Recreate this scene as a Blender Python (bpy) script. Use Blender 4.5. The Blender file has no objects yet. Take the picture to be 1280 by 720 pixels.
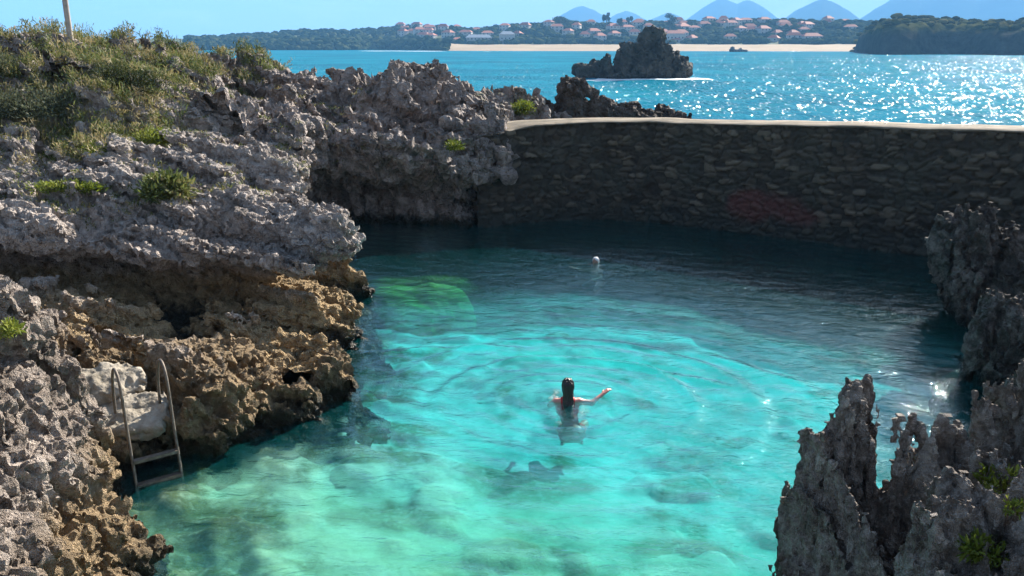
import bpy, math, random
import numpy as np
from mathutils import Vector
from mathutils.bvhtree import BVHTree
SC = bpy.context.scene
COL = SC.collection
R = math.radians
rng = np.random.default_rng(7)

# ------------------------------------------------------------------ noise
def _h(ix, iy, iz, s):
    with np.errstate(over='ignore'):
        h = (ix.astype(np.uint32) * np.uint32(374761393) + iy.astype(np.uint32) * np.uint32(668265263)
             + iz.astype(np.uint32) * np.uint32(2147483647 - 91237) + np.uint32((s * 974711 + 12345) & 0xffffffff))
        h = (h ^ (h >> np.uint32(13))) * np.uint32(1274126177)
        h = (h ^ (h >> np.uint32(16))) * np.uint32(2246822519)
        return h ^ (h >> np.uint32(15))
def _f(h): return h.astype(np.float32) * np.float32(1 / 4294967296.0)
def vnoise(p, seed=0):
    i = np.floor(p).astype(np.int64); f = (p - i).astype(np.float32)
    u = f * f * f * (f * (f * 6 - 15) + 10)
    x, y, z = i[:, 0], i[:, 1], i[:, 2]
    def c(a, b, d): return _f(_h(x + a, y + b, z + d, seed))
    ux, uy, uz = u[:, 0], u[:, 1], u[:, 2]
    x00 = c(0,0,0) * (1 - ux) + c(1,0,0) * ux; x10 = c(0,1,0) * (1 - ux) + c(1,1,0) * ux
    x01 = c(0,0,1) * (1 - ux) + c(1,0,1) * ux; x11 = c(0,1,1) * (1 - ux) + c(1,1,1) * ux
    return ((x00 * (1 - uy) + x10 * uy) * (1 - uz) + (x01 * (1 - uy) + x11 * uy) * uz) * 2 - 1
def fbm(p, o=4, seed=0, g=0.5):
    r = np.zeros(len(p), np.float32); a = 1.0; n = 0
    for k in range(o):
        r += a * vnoise(p * (2.03 ** k) + 17.3 * k, seed + k); n += a; a *= g
    return r / n
def ridged(p, o=4, seed=0):
    r = np.zeros(len(p), np.float32); a = 1.0; n = 0
    for k in range(o):
        r += a * (1 - np.abs(vnoise(p * (2.1 ** k) + 9.1 * k, seed + k))) ** 2; n += a; a *= 0.5
    return r / n
def worley(p, seed=0, jit=0.9):
    out1 = np.empty(len(p), np.float32); out2 = np.empty(len(p), np.float32); oid = np.empty(len(p), np.float32)
    for s in range(0, len(p), 400000):
        q = p[s:s + 400000]
        i = np.floor(q).astype(np.int64); f = (q - i).astype(np.float32)
        f1 = np.full(len(q), 9, np.float32); f2 = f1.copy(); cid = np.zeros(len(q), np.float32)
        for a in (-1, 0, 1):
            for b in (-1, 0, 1):
                for c in (-1, 0, 1):
                    h = _h(i[:, 0] + a, i[:, 1] + b, i[:, 2] + c, seed)
                    dx = a + 0.5 + jit * ((h & np.uint32(1023)).astype(np.float32) / 1023 - 0.5) - f[:, 0]
                    dy = b + 0.5 + jit * (((h >> np.uint32(10)) & np.uint32(1023)).astype(np.float32) / 1023 - 0.5) - f[:, 1]
                    dz = c + 0.5 + jit * (((h >> np.uint32(20)) & np.uint32(1023)).astype(np.float32) / 1023 - 0.5) - f[:, 2]
                    d = dx * dx + dy * dy + dz * dz
                    m = d < f1
                    f2 = np.where(m, f1, np.minimum(f2, d)); f1 = np.where(m, d, f1)
                    cid = np.where(m, _f(h * np.uint32(2654435761)), cid)
        out1[s:s + 400000] = np.sqrt(f1); out2[s:s + 400000] = np.sqrt(f2); oid[s:s + 400000] = cid
    return out1, out2, oid
def facet(p, seed=0, jit=0.95):
    """broken-rock displacement: every cell is a tilted plane; also the distance to the nearest crack"""
    out = np.empty(len(p), np.float32); ck = np.empty(len(p), np.float32)
    for s in range(0, len(p), 400000):
        q = p[s:s + 400000]
        i = np.floor(q).astype(np.int64); f = (q - i).astype(np.float32)
        f1 = np.full(len(q), 9, np.float32); f2 = f1.copy(); v = np.zeros(len(q), np.float32)
        for a in (-1, 0, 1):
            for b in (-1, 0, 1):
                for c in (-1, 0, 1):
                    h = _h(i[:, 0] + a, i[:, 1] + b, i[:, 2] + c, seed)
                    r = [((h >> np.uint32(k)) & np.uint32(1023)).astype(np.float32) / 1023 - 0.5 for k in (0, 10, 20)]
                    dx = a + 0.5 + jit * r[0] - f[:, 0]; dy = b + 0.5 + jit * r[1] - f[:, 1]; dz = c + 0.5 + jit * r[2] - f[:, 2]
                    d = dx * dx + dy * dy + dz * dz
                    m = d < f1
                    f2 = np.where(m, f1, np.minimum(f2, d)); f1 = np.where(m, d, f1)
                    g = h * np.uint32(2654435761)
                    t = [((g >> np.uint32(k)) & np.uint32(255)).astype(np.float32) / 127.5 - 1 for k in (0, 8, 16, 24)]
                    v = np.where(m, 0.45 * t[3] + dx * t[0] + dy * t[1] + dz * t[2], v)
        out[s:s + 400000] = v; ck[s:s + 400000] = np.sqrt(f2) - np.sqrt(f1)
    return out, ck
def sstep(a, b, x):
    t = np.clip((x - a) / (b - a), 0, 1); return t * t * (3 - 2 * t)
def smin(a, b, k):
    h = np.clip(0.5 + 0.5 * (b - a) / k, 0, 1); return b * (1 - h) + a * h - k * h * (1 - h)
def smax(a, b, k): return -smin(-a, -b, k)

# ------------------------------------------------------------------ geometry helpers
def mesh_np(name, v, faces, mat=None, smooth=True, attrs=None):
    """v (N,3); faces a list of int arrays (M,k)."""
    if not isinstance(faces, list): faces = [faces]
    me = bpy.data.meshes.new(name)
    v = np.asarray(v, np.float32)
    me.vertices.add(len(v)); me.vertices.foreach_set('co', v.ravel())
    tot = sum(f.size for f in faces); npoly = sum(len(f) for f in faces)
    me.loops.add(tot); me.polygons.add(npoly)
    me.loops.foreach_set('vertex_index', np.concatenate([f.ravel() for f in faces]).astype(np.int32))
    ls = []; s = 0
    for f in faces:
        ls.append(s + np.arange(len(f)) * f.shape[1]); s += f.size
    me.polygons.foreach_set('loop_start', np.concatenate(ls).astype(np.int32))
    me.update(calc_edges=True); me.validate()
    me.polygons.foreach_set('use_smooth', np.full(npoly, smooth))
    for k, a in (attrs or {}).items():
        at = me.attributes.new(k, 'FLOAT', 'POINT'); at.data.foreach_set('value', np.asarray(a, np.float32))
    if mat: me.materials.append(mat)
    return me
def link(name, me, parent=None, loc=(0, 0, 0), rz=0.0):
    o = bpy.data.objects.new(name, me); COL.objects.link(o)
    o.location = loc; o.rotation_euler[2] = rz
    if parent: o.parent = parent
    return o
def tag(o, label=None, cat=None, group=None, kind=None):
    if label: o['label'] = label
    if cat: o['category'] = cat
    if group: o['group'] = group
    if kind: o['kind'] = kind
    return o
def empty(name, loc, label, cat, group=None, rz=0.0):
    return tag(link(name, None, None, loc, rz), label, cat, group)

def vnormals(v, q):
    n = np.cross(v[q[:, 2]] - v[q[:, 0]], v[q[:, -1]] - v[q[:, 1]])
    out = np.zeros_like(v)
    for k in range(q.shape[1]):
        for a in range(3):
            out[:, a] += np.bincount(q[:, k], n[:, a], minlength=len(v))
    return out / np.maximum(np.linalg.norm(out, axis=1, keepdims=True), 1e-9)

def surface_nets(f, org, h):
    ins = f < 0
    nx, ny, nz = f.shape
    cnt = np.zeros((nx - 1, ny - 1, nz - 1), np.int8)
    for a in (0, 1):
        for b in (0, 1):
            for c in (0, 1):
                cnt += ins[a:nx - 1 + a, b:ny - 1 + b, c:nz - 1 + c]
    act = (cnt > 0) & (cnt < 8)
    idx = np.full(act.shape, -1, np.int32)
    ci = np.argwhere(act); idx[act] = np.arange(len(ci))
    acc = np.zeros((len(ci), 3), np.float32); n = np.zeros(len(ci), np.float32)
    corners = [(a, b, c) for a in (0, 1) for b in (0, 1) for c in (0, 1)]
    val = {k: f[ci[:, 0] + k[0], ci[:, 1] + k[1], ci[:, 2] + k[2]] for k in corners}
    for k in corners:
        for ax in range(3):
            if k[ax] == 0:
                k2 = list(k); k2[ax] = 1; k2 = tuple(k2)
                va, vb = val[k], val[k2]
                m = (va < 0) != (vb < 0)
                t = np.where(m, va / np.where(m, va - vb, 1), 0)
                p = np.array(k, np.float32)[None] + np.zeros((len(ci), 3), np.float32); p[:, ax] = t
                acc += p * m[:, None]; n += m
    v = (ci + acc / n[:, None]) * h + np.array(org, np.float32)
    quads = []
    for ax in range(3):
        sl0 = [slice(None)] * 3; sl1 = [slice(None)] * 3
        sl0[ax] = slice(0, -1); sl1[ax] = slice(1, None)
        a, b = ins[tuple(sl0)], ins[tuple(sl1)]
        for sign in (True, False):
            e = np.argwhere((a != b) & (a == sign))
            o1, o2 = (ax + 1) % 3, (ax + 2) % 3
            e = e[(e[:, o1] > 0) & (e[:, o2] > 0) & (e[:, o1] < f.shape[o1] - 1) & (e[:, o2] < f.shape[o2] - 1)]
            if not len(e): continue
            def cell(d1, d2):
                c = e.copy(); c[:, o1] -= d1; c[:, o2] -= d2
                return idx[c[:, 0], c[:, 1], c[:, 2]]
            q = np.stack([cell(1, 1), cell(0, 1), cell(0, 0), cell(1, 0)], 1)
            quads.append(q if sign else q[:, ::-1])
    q = np.concatenate(quads)
    return v, q[(q >= 0).all(1)]
def keep_big(v, q, frac=0.02):
    lab = np.arange(len(v))
    for _ in range(400):
        m = lab[q].min(1)
        new = lab.copy()
        for k in range(4): np.minimum.at(new, q[:, k], m)
        new = new[new]
        if (new == lab).all(): break
        lab = new
    u, c = np.unique(lab, return_counts=True)
    ok = np.isin(lab, u[c > max(60, frac * c.max())])
    mp = np.cumsum(ok) - 1
    return v[ok], mp[q[ok[q].all(1)]]
def sdf_mesh(fn, lo, hi, h, noise=None, band=0.8, fine=None, keep=True):
    ax = [np.arange(lo[k], hi[k] + h, h, dtype=np.float32) for k in range(3)]
    X, Y, Z = ax[0][:, None, None], ax[1][None, :, None], ax[2][None, None, :]
    f = np.array(np.broadcast_to(fn(X, Y, Z), (len(ax[0]), len(ax[1]), len(ax[2]))), np.float32)
    if noise:
        m = np.abs(f) < band
        i = np.argwhere(m)
        p = np.stack([ax[0][i[:, 0]], ax[1][i[:, 1]], ax[2][i[:, 2]]], 1)
        f[m] -= noise(p)
    v, q = surface_nets(f, (ax[0][0] + 0, ax[1][0], ax[2][0]), h)
    if keep: v, q = keep_big(v, q)
    if fine:
        n = vnormals(v, q); v = v + n * fine(v)[:, None]
    return v, q
def tps(pts, lam=1e-3):
    pts = np.array(pts, float); xy, z = pts[:, :2], pts[:, 2]; n = len(pts)
    def U(r2): return np.where(r2 > 1e-12, r2 * np.log(np.maximum(r2, 1e-12)), 0)
    K = U(((xy[:, None] - xy[None]) ** 2).sum(-1)) + lam * n * np.eye(n)
    P = np.c_[np.ones(n), xy]
    A = np.zeros((n + 3, n + 3)); A[:n, :n] = K; A[:n, n:] = P; A[n:, :n] = P.T
    w = np.linalg.solve(A, np.r_[z, 0, 0, 0])
    lo, hi = z.min() - 0.3, z.max() + 0.3
    def ev(x, y):
        x, y = np.broadcast_arrays(np.asarray(x, float), np.asarray(y, float))
        sh = x.shape; x = x.ravel(); y = y.ravel()
        r = w[n] + w[n + 1] * x + w[n + 2] * y
        for k in range(n): r = r + w[k] * U((x - xy[k, 0]) ** 2 + (y - xy[k, 1]) ** 2)
        return np.clip(r, lo, hi).reshape(sh).astype(np.float32)
    return ev
def poly_sd(poly):
    P = np.array(poly, float)
    def ev(x, y):
        x, y = np.broadcast_arrays(np.asarray(x, float), np.asarray(y, float))
        d = np.full(x.shape, 1e9); inside = np.zeros(x.shape, bool)
        for a, b in zip(P, np.roll(P, -1, 0)):
            e = b - a
            t = np.clip(((x - a[0]) * e[0] + (y - a[1]) * e[1]) / (e @ e), 0, 1)
            d = np.minimum(d, (x - a[0] - t * e[0]) ** 2 + (y - a[1] - t * e[1]) ** 2)
            c = (a[1] > y) != (b[1] > y)
            xs = a[0] + (y - a[1]) * e[0] / (e[1] if abs(e[1]) > 1e-9 else 1e-9)
            inside ^= c & (x < xs)
        d = np.sqrt(d)
        return np.where(inside, -d, d).astype(np.float32)
    return ev
def cone(X, Y, Z, a, b, ra, rb, sq=(1, 1, 1)):
    """tapered capsule from a to b; sq squashes the cross distance per axis"""
    a = np.array(a, float); b = np.array(b, float); d = b - a
    t = np.clip(((X - a[0]) * d[0] + (Y - a[1]) * d[1] + (Z - a[2]) * d[2]) / (d @ d), 0, 1)
    return np.sqrt(((X - a[0] - t * d[0]) / sq[0]) ** 2 + ((Y - a[1] - t * d[1]) / sq[1]) ** 2 + ((Z - a[2] - t * d[2]) / sq[2]) ** 2) - (ra + (rb - ra) * t)
def tube(path, rad, n=10, cap=True):
    P = np.array(path, float); m = len(P)
    T = np.gradient(P, axis=0); T /= np.linalg.norm(T, axis=1, keepdims=True)
    ref = np.array([0.31, 0.2, 0.93]); v = []
    rad = np.broadcast_to(rad, m)
    for k in range(m):
        if abs(T[k] @ ref) > 0.95: r0 = np.array([1, 0.1, 0])
        else: r0 = ref
        a = np.cross(T[k], r0); a /= np.linalg.norm(a); b = np.cross(T[k], a)
        for j in range(n):
            t = 2 * math.pi * j / n; v.append(P[k] + rad[k] * (math.cos(t) * a + math.sin(t) * b))
    q = [[k * n + j, k * n + (j + 1) % n, (k + 1) * n + (j + 1) % n, (k + 1) * n + j] for k in range(m - 1) for j in range(n)]
    v += [P[0], P[-1]]
    t = [[len(v) - 2, (j + 1) % n, j] for j in range(n)] + [[len(v) - 1, (m - 1) * n + j, (m - 1) * n + (j + 1) % n] for j in range(n)]
    return np.array(v), [np.array(q), np.array(t)]
def spline(pts, n=24):
    P = np.array(pts, float); t = np.linspace(0, len(P) - 1, n); out = []
    for u in t:
        i = min(int(u), len(P) - 2); f = u - i
        p0, p1, p2, p3 = P[max(i - 1, 0)], P[i], P[i + 1], P[min(i + 2, len(P) - 1)]
        out.append(0.5 * (2 * p1 + (p2 - p0) * f + (2 * p0 - 5 * p1 + 4 * p2 - p3) * f * f + (3 * p1 - p0 - 3 * p2 + p3) * f ** 3))
    return np.array(out)
def grid_faces(nu, nv):
    i = np.arange(nu * nv).reshape(nu, nv)
    return np.stack([i[:-1, :-1], i[1:, :-1], i[1:, 1:], i[:-1, 1:]], -1).reshape(-1, 4)

# ------------------------------------------------------------------ materials
def newmat(name):
    m = bpy.data.materials.new(name); m.use_nodes = True
    nt = m.node_tree; nt.nodes.clear()
    return m, nt
class NB:
    def __init__(s, nt): s.nt = nt
    def n(s, t, **kw):
        nd = s.nt.nodes.new(t)
        for k, v in kw.items():
            if k == 'inp':
                for a, b in v.items():
                    if hasattr(b, 'is_output'): s.nt.links.new(b, nd.inputs[a])
                    else: nd.inputs[a].default_value = b
            else: setattr(nd, k, v)
        return nd
    def noise(s, vec, scale, detail=5, rough=0.6, dist=0.0):
        return s.n('ShaderNodeTexNoise', inp={'Vector': vec, 'Scale': scale, 'Detail': detail, 'Roughness': rough, 'Distortion': dist}).outputs[0]
    def ramp(s, fac, stops):
        r = s.n('ShaderNodeValToRGB', inp={'Fac': fac}); cr = r.color_ramp
        while len(cr.elements) < len(stops): cr.elements.new(0.5)
        for e, (p, c) in zip(cr.elements, stops):
            e.position = p; e.color = (*c, 1) if len(c) == 3 else c
        return r.outputs[0]
    def mix(s, fac, a, b, blend='MIX'):
        m = s.n('ShaderNodeMix', data_type='RGBA', blend_type=blend)
        for k, v in ((0, fac), (6, a), (7, b)):
            if hasattr(v, 'is_output'): s.nt.links.new(v, m.inputs[k])
            elif k and len(v) == 3: m.inputs[k].default_value = (*v, 1)
            else: m.inputs[k].default_value = v
        return m.outputs[2]
    def math(s, op, a, b=0.5, c=0.5, clamp=False):
        m = s.n('ShaderNodeMath', operation=op, use_clamp=clamp)
        for k, v in enumerate((a, b, c)):
            if hasattr(v, 'is_output'): s.nt.links.new(v, m.inputs[k])
            else: m.inputs[k].default_value = v
        return m.outputs[0]
    def rng(s, v, a, b, c=0.0, d=1.0, smooth=True):
        m = s.n('ShaderNodeMapRange', interpolation_type='SMOOTHSTEP' if smooth else 'LINEAR', inp={'Value': v, 'From Min': a, 'From Max': b, 'To Min': c, 'To Max': d})
        return m.outputs[0]
    def bump(s, h, strength=0.5, dist=0.05, normal=None):
        b = s.n('ShaderNodeBump', inp={'Height': h, 'Strength': strength, 'Distance': dist})
        if normal: s.nt.links.new(normal, b.inputs['Normal'])
        return b.outputs[0]
    def principled(s, col, rough=0.8, normal=None, spec=0.3, **inp):
        p = s.n('ShaderNodeBsdfPrincipled', inp={'Base Color': col if hasattr(col, 'is_output') else (*col, 1), 'Roughness': rough, 'Specular IOR Level': spec})
        for k, v in inp.items():
            if hasattr(v, 'is_output'): s.nt.links.new(v, p.inputs[k])
            else: p.inputs[k].default_value = v
        if normal: s.nt.links.new(normal, p.inputs['Normal'])
        return p.outputs[0]
    def out(s, surf=None, vol=None):
        o = s.n('ShaderNodeOutputMaterial')
        if surf: s.nt.links.new(surf, o.inputs['Surface'])
        if vol: s.nt.links.new(vol, o.inputs['Volume'])

def rock_mat(name, light, mid, dark, tan=None, tan_top=0.95, wet=None, scale=1.0, bump=1.0, veg=None, tide=0.28):
    m, nt = newmat(name); b = NB(nt)
    geo = b.n('ShaderNodeNewGeometry'); pos = geo.outputs['Position']
    z = b.n('ShaderNodeSeparateXYZ', inp={0: pos}).outputs[2]
    n1 = b.noise(pos, 0.9 * scale, 6, 0.65, 0.4); n2 = b.noise(pos, 5.5 * scale, 6, 0.7, 0.3); n3 = b.noise(pos, 26 * scale, 5, 0.7)
    v = b.math('ADD', b.math('MULTIPLY', n1, 0.45), b.math('ADD', b.math('MULTIPLY', n2, 0.55), b.math('MULTIPLY', n3, 0.11)))
    col = b.ramp(v, [(0.42, dark), (0.54, mid), (0.66, light)])
    zz = b.math('ADD', z, b.math('MULTIPLY', b.math('SUBTRACT', n1, 0.5), 0.9))
    if veg:
        up = b.n('ShaderNodeSeparateXYZ', inp={0: geo.outputs['Normal']}).outputs[2]
        g = b.math('MULTIPLY', b.rng(up, 0.55, 0.9), b.rng(b.noise(pos, 0.7 * scale, 4, 0.6, 0.6), 0.54, 0.66))
        g = b.math('MULTIPLY', g, b.rng(z, 1.8, 2.6))
        col = b.mix(g, col, b.mix(n2, veg, tuple(c * 0.45 for c in veg)))
    if tan:
        t = b.ramp(v, [(0.36, tuple(c * 0.3 for c in tan)), (0.52, tan), (0.72, tuple(min(1, c * 1.75) for c in tan))])
        col = b.mix(b.rng(zz, tan_top - 0.25, tan_top + 0.25, 1, 0), col, t)
    if wet:
        col = b.mix(b.rng(b.math('ADD', z, b.math('MULTIPLY', b.math('SUBTRACT', n2, 0.5), 0.5)), tide - 0.22, tide + 0.1, 1, 0), col, wet)
    rough = b.rng(z, 0.05, 0.35, 0.45, 0.9)
    vo = b.n('ShaderNodeTexVoronoi', inp={'Vector': b.n('ShaderNodeVectorMath', operation='ADD', inp={0: pos, 1: b.n('ShaderNodeTexNoise', inp={'Vector': pos, 'Scale': 7 * scale, 'Detail': 3}).outputs[1]}).outputs[0], 'Scale': 9 * scale}).outputs[0]
    hgt = b.math('ADD', b.math('MULTIPLY', vo, 0.8), b.math('ADD', b.math('MULTIPLY', n2, 0.6), b.math('MULTIPLY', n3, 0.15)))
    nrm = b.bump(hgt, 0.9, 0.10 * bump / scale)
    b.out(b.principled(col, rough, nrm, 0.25))
    return m
def plain_mat(name, c1, c2, scale=8, rough=0.8, bump=0.3, spec=0.3, dist=0.02, metallic=0.0, detail=5):
    m, nt = newmat(name); b = NB(nt)
    pos = b.n('ShaderNodeTexCoord').outputs['Object']
    n = b.noise(pos, scale, detail, 0.65)
    col = b.ramp(n, [(0.32, c1), (0.68, c2)])
    b.out(b.principled(col, rough, b.bump(n, bump, dist), spec, Metallic=metallic))
    return m
def leaf_mat(name, stops, spec=0.25, tl=.35):
    m, nt = newmat(name); b = NB(nt)
    a = b.n('ShaderNodeAttribute', attribute_name='tint').outputs['Fac']
    col = b.ramp(a, stops)
    d = b.principled(col, 0.6, None, spec)
    t = b.n('ShaderNodeBsdfTranslucent', inp={'Color': col}).outputs[0]
    mx = b.n('ShaderNodeMixShader', inp={0: tl, 1: d, 2: t}).outputs[0]
    b.out(mx); return m

M_rock = rock_mat('headland_limestone', (0.62, 0.55, 0.50), (0.42, 0.36, 0.32), (0.15, 0.125, 0.11), tan=(0.37, 0.265, 0.145), tan_top=0.95, tide=.36, wet=(0.045, 0.038, 0.026), veg=(0.20, 0.21, 0.07))
M_far = rock_mat('far_headland_limestone', (0.50, 0.43, 0.39), (0.30, 0.255, 0.23), (0.09, 0.078, 0.07), wet=(0.04, 0.04, 0.03), veg=(0.17, 0.18, 0.06), scale=0.6, bump=1.0)
M_near = rock_mat('near_limestone', (0.54, 0.46, 0.40), (0.32, 0.26, 0.215), (0.09, 0.074, 0.062), tan=(0.30, 0.215, 0.125), tan_top=1.15, wet=(0.05, 0.042, 0.026), scale=1.5, tide=0.35)
M_right = rock_mat('right_limestone', (0.50, 0.45, 0.40), (0.25, 0.21, 0.18), (0.07, 0.058, 0.05), tan=(0.16, 0.12, 0.085), tan_top=0.6, wet=(0.04, 0.035, 0.025), scale=1.6)
M_rdark = rock_mat('right_dark_limestone', (0.36, 0.31, 0.27), (0.13, 0.11, 0.095), (0.045, 0.038, 0.033), wet=(0.03, 0.028, 0.02), scale=1.3)
M_dark = rock_mat('wet_dark_rock', (0.17, 0.135, 0.115), (0.09, 0.07, 0.058), (0.035, 0.028, 0.024), wet=(0.03, 0.026, 0.02), scale=0.5)
M_stack = rock_mat('islet_rock', (0.15, 0.125, 0.10), (0.09, 0.078, 0.062), (0.05, 0.042, 0.035), wet=(0.03, 0.026, 0.02), scale=0.1)

# ------------------------------------------------------------------ headland fields
H_up = tps([
 (-9.4,15.7,1.75),(-6.2,15.1,1.5),(-3.2,14.6,1.45),(-2.85,15.2,1.7),(-3.6,16.6,2.0),(-4.4,19,2.25),(-6.4,21,2.6),
 (-10,18,2.4),(-11,20,3.0),(-7.5,17.2,2.3),(-8.6,19.5,2.9),(-13,24,4.25),(-12.6,24.5,4.35),(-11.8,26,4.4),(-10.6,27,4.4),(-9.9,28,4.35),
 (-9.6,32,3.85),(-7.2,34,3.2),(-3.8,31,3.6),(-2.4,30,4.1),(-1.0,30,3.4),(0.3,30,3.0),(1.6,31,2.6),(4.2,32.6,2.9),(5.9,33,2.0),
 (-7.8,26,3.4),(-5.8,27,2.8),(-3.5,28,3.15),(-4.3,25.5,2.3),(-1.8,25,2.3),(-.9,25.2,2.75),(-.3,25.3,2.7),(-.2,24.9,2.2),(0.3,25.6,2.3),(-1.0,28,2.75),(0.3,27.3,2.4),
 (-8.9,23,3.8),(-10.5,22,3.9),(-13,21.5,4.1),(-16,18,3.6),(-18,24,4.6),(-20,32,4.5),(-14,34,4.1),(-10,40,3.0),(-4,38,2.7),(0,36,2.6),(-20,45,4.0),(-25,15,4.0),(-25,35,4.3),(-14,15.5,2.4),(-6,45,2),(8,36,1.2),
])
polyB = poly_sd([(-9.6,15.5),(-7.8,15.6),(-6.2,14.9),(-4.6,14.9),(-3.5,14.3),(-3.1,14.85),(-3.3,15.8),(-4.0,17.2),(-4.5,19),(-5.4,21.5),(-6.0,23.6),(-5.2,24.9),(-3.2,24.4),(-1.6,23.9),(-.6,24.0),(-.15,24.6),(0.0,25.6),(0.5,27.0),(1.3,29),(1.6,31),(1.2,36),(-1,42),(-6,50),(-14,60),(-30,62),(-30,14),(-14,14.6)])
H_sh = tps([(-2.6,14.2,0.35),(-2.6,12,0.35),(-3.6,10.6,0.2),(-4.2,9.7,0.0),(-4.5,14,0.45),(-6.9,13.6,0.6),(-8,14.6,0.7),(-4.6,11.8,0.45),(-4.9,10.2,0.7),(-3.6,13.2,0.4),(-6,11.8,0.7),(-8,11,1.0),(-12,12,1.2),(-2.7,15.2,0.5),(-4,19,0.3),(-6,25,0.2),(-5,15.5,0.35),(-9,16.5,0.5),(-12,20,.5)])
polyA = poly_sd([(-5.9,24.8),(-5.3,22.5),(-4.2,19.2),(-3.2,17),(-2.8,15.3),(-2.75,14.1),(-2.6,12.9),(-2.5,12.1),(-2.95,11.4),(-3.75,10.85),(-4.45,10.05),(-4.5,8.6),(-4.5,6),(-16,5),(-16,25)])
H_nr = tps([(-3.75,5.2,1.4),(-3.1,5.2,0.5),(-2.9,6.2,-.1),(-3.25,7.3,0.05),(-3.55,7.9,0.25),(-3.95,8.25,.75),(-4.25,8.3,1.45),(-4.55,8.3,2.35),(-5,8.3,2.85),(-5.6,8.4,3.15),(-6.6,8,3.5),(-5,6.6,2.35),(-4.3,6.4,1.5),(-3.6,6.6,0.6),(-4.2,7.4,1.5),(-4.9,9.2,.9),(-6,9.6,1.9),(-5,10,0.7),(-7.5,10,2.2),(-5,4.4,2.4),(-8,6,4),(-4.1,9.0,0.1)])
polyN = poly_sd([(-3.0,4),(-3.0,5.5),(-3.2,6.6),(-3.35,7.4),(-3.6,8.2),(-4.0,8.9),(-4.6,9.5),(-6,10.3),(-9,10.6),(-9,3),(-3,3)])
def land(X, Y, Z):
    x2, y2 = X[:, :, 0], Y[:, :, 0]
    f = None
    if Y.min() < 28:
        hs = H_sh(x2, y2)[..., None]; da = polyA(x2, y2)[..., None]
        f = smax((Z - hs) * 0.85, da + np.where(Z < 0, 0.75 * Z, 0.25 * Z), 0.15)
    if Y.max() > 12:
        hu = H_up(x2, y2)[..., None]; db = polyB(x2, y2)[..., None]
        lipz = 1.36 - 0.05 * np.sin(X * 1.7)
        uc = 0.95 * sstep(0.12, -0.35, Z - lipz) - 0.55 * np.clip(0.5 - Z, 0, 3)
        fu = smax((Z - hu) * 0.85, db + np.clip(uc, -1.2, 1.2), 0.12)
        f = fu if f is None else smin(f, fu, 0.12)
    if Y.min() < 12:
        hn = H_nr(x2, y2)[..., None] - .12; dn = polyN(x2, y2)[..., None] + .2
        fn = smax((Z - hn) * 0.6, dn + np.where(Z < 0, 0.6 * Z, 0.12 * Z), 0.15)
        f = fn if f is None else smin(f, fn, 0.15)
    return f
def along(w, d, k):
    d = np.array(d, np.float32); d = d / np.linalg.norm(d)
    return w - (w @ d)[:, None] * d * (1 - k)
def karst(p, a=1.0, s=1.0, st=(1, 1, 0.75), seed=0, grain=None, ld=(.25, .12, 1), lt=.42, lw=.16, rg=.34, f2w=.2):
    w = p + 0.13 * s * np.stack([vnoise(p / s * 1.1, seed + 31), vnoise(p / s * 1.1, seed + 32), vnoise(p / s * 1.1, seed + 33)], 1)
    w = w * np.array(st, np.float32) if grain is None else along(w, *grain)
    f1, c1 = facet(w / (1.05 * s), seed + 1); f2, c2 = facet(w / (0.36 * s), seed + 2)
    pit, _, _ = worley(w / (0.30 * s), seed + 7)
    rd = ridged(w / (0.62 * s), 2, seed + 8) ** 1.5
    lay = (p @ np.array(ld, np.float32) + 0.16 * s * vnoise(p / (1.2 * s), seed + 9)) / (lt * s)
    lay = lay + .35 * vnoise(np.stack([np.floor(lay), 0 * lay, 0 * lay], 1) * 1.7, seed + 10); lay = lay - np.floor(lay)
    lay = np.where(lay < .82, lay / .82, (1 - lay) / .18) * (.6 + .8 * _f(_h(np.floor(p @ np.array(ld, np.float32) / (lt * s)).astype(np.int64), 0 * p[:, 0].astype(np.int64), 0 * p[:, 0].astype(np.int64), seed)))
    return a * s * (0.32 * fbm(p / (1.9 * s), 3, seed + 5) + 0.58 * f1 + f2w * f2 - 0.16 * sstep(0.14, 0, c1) - 0.07 * sstep(0.16, 0, c2)
                    + rg * (rd - 0.35) + 0.06 * (pit - 0.5) + lw * (lay - 0.5))
def karst_fine(p, a=1.0, s=1.0, seed=0, st=(1, 1, 0.8), grain=None):
    w = (p + 0.05 * s * np.stack([vnoise(p / s * 5, seed + 41), vnoise(p / s * 5, seed + 42), vnoise(p / s * 5, seed + 43)], 1))
    w = w * np.array(st, np.float32) if grain is None else along(w, *grain)
    f1, c1 = facet(w / (0.15 * s), seed + 3); pit, _, _ = worley(w / (0.10 * s), seed + 4)
    return a * s * (0.05 * f1 - 0.03 * sstep(0.15, 0, c1) + 0.02 * (pit - 0.5) + 0.075 * (ridged(w / (0.2 * s), 3, seed + 6) - 0.5))

ROCKS = []
def terrain(name, lo, hi, h, mat, noise, fine):
    v, q = sdf_mesh(land, lo, hi, h, noise, 0.7, fine)
    o = tag(link(name, mesh_np(name, v, q, mat, False)), kind='structure'); ROCKS.append((v, q)); return o
terrain('rocky_shore', (-9, 4.3, -1.6), (-2.0, 12.5, 4.6), 0.032, M_near, lambda p: karst(p, 1.0, 0.9, seed=3, lw=.26, f2w=.16, grain=((.35, .3, -.85), .5)), lambda p: karst_fine(p, 1.5, 0.85, 3, grain=((.35, .3, -.85), .5)))
terrain('rock_ledge', (-16, 12.0, -2.0), (-1.8, 23.4, 5.4), 0.046, M_rock, lambda p: karst(p, 0.64, 1.05, seed=5, lw=.34, rg=.26, f2w=.12, lt=.36, grain=((.75, -.25, -.6), .42)), lambda p: karst_fine(p, 1.6, 1.0, 5, grain=((.75, -.25, -.6), .4)))
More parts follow.
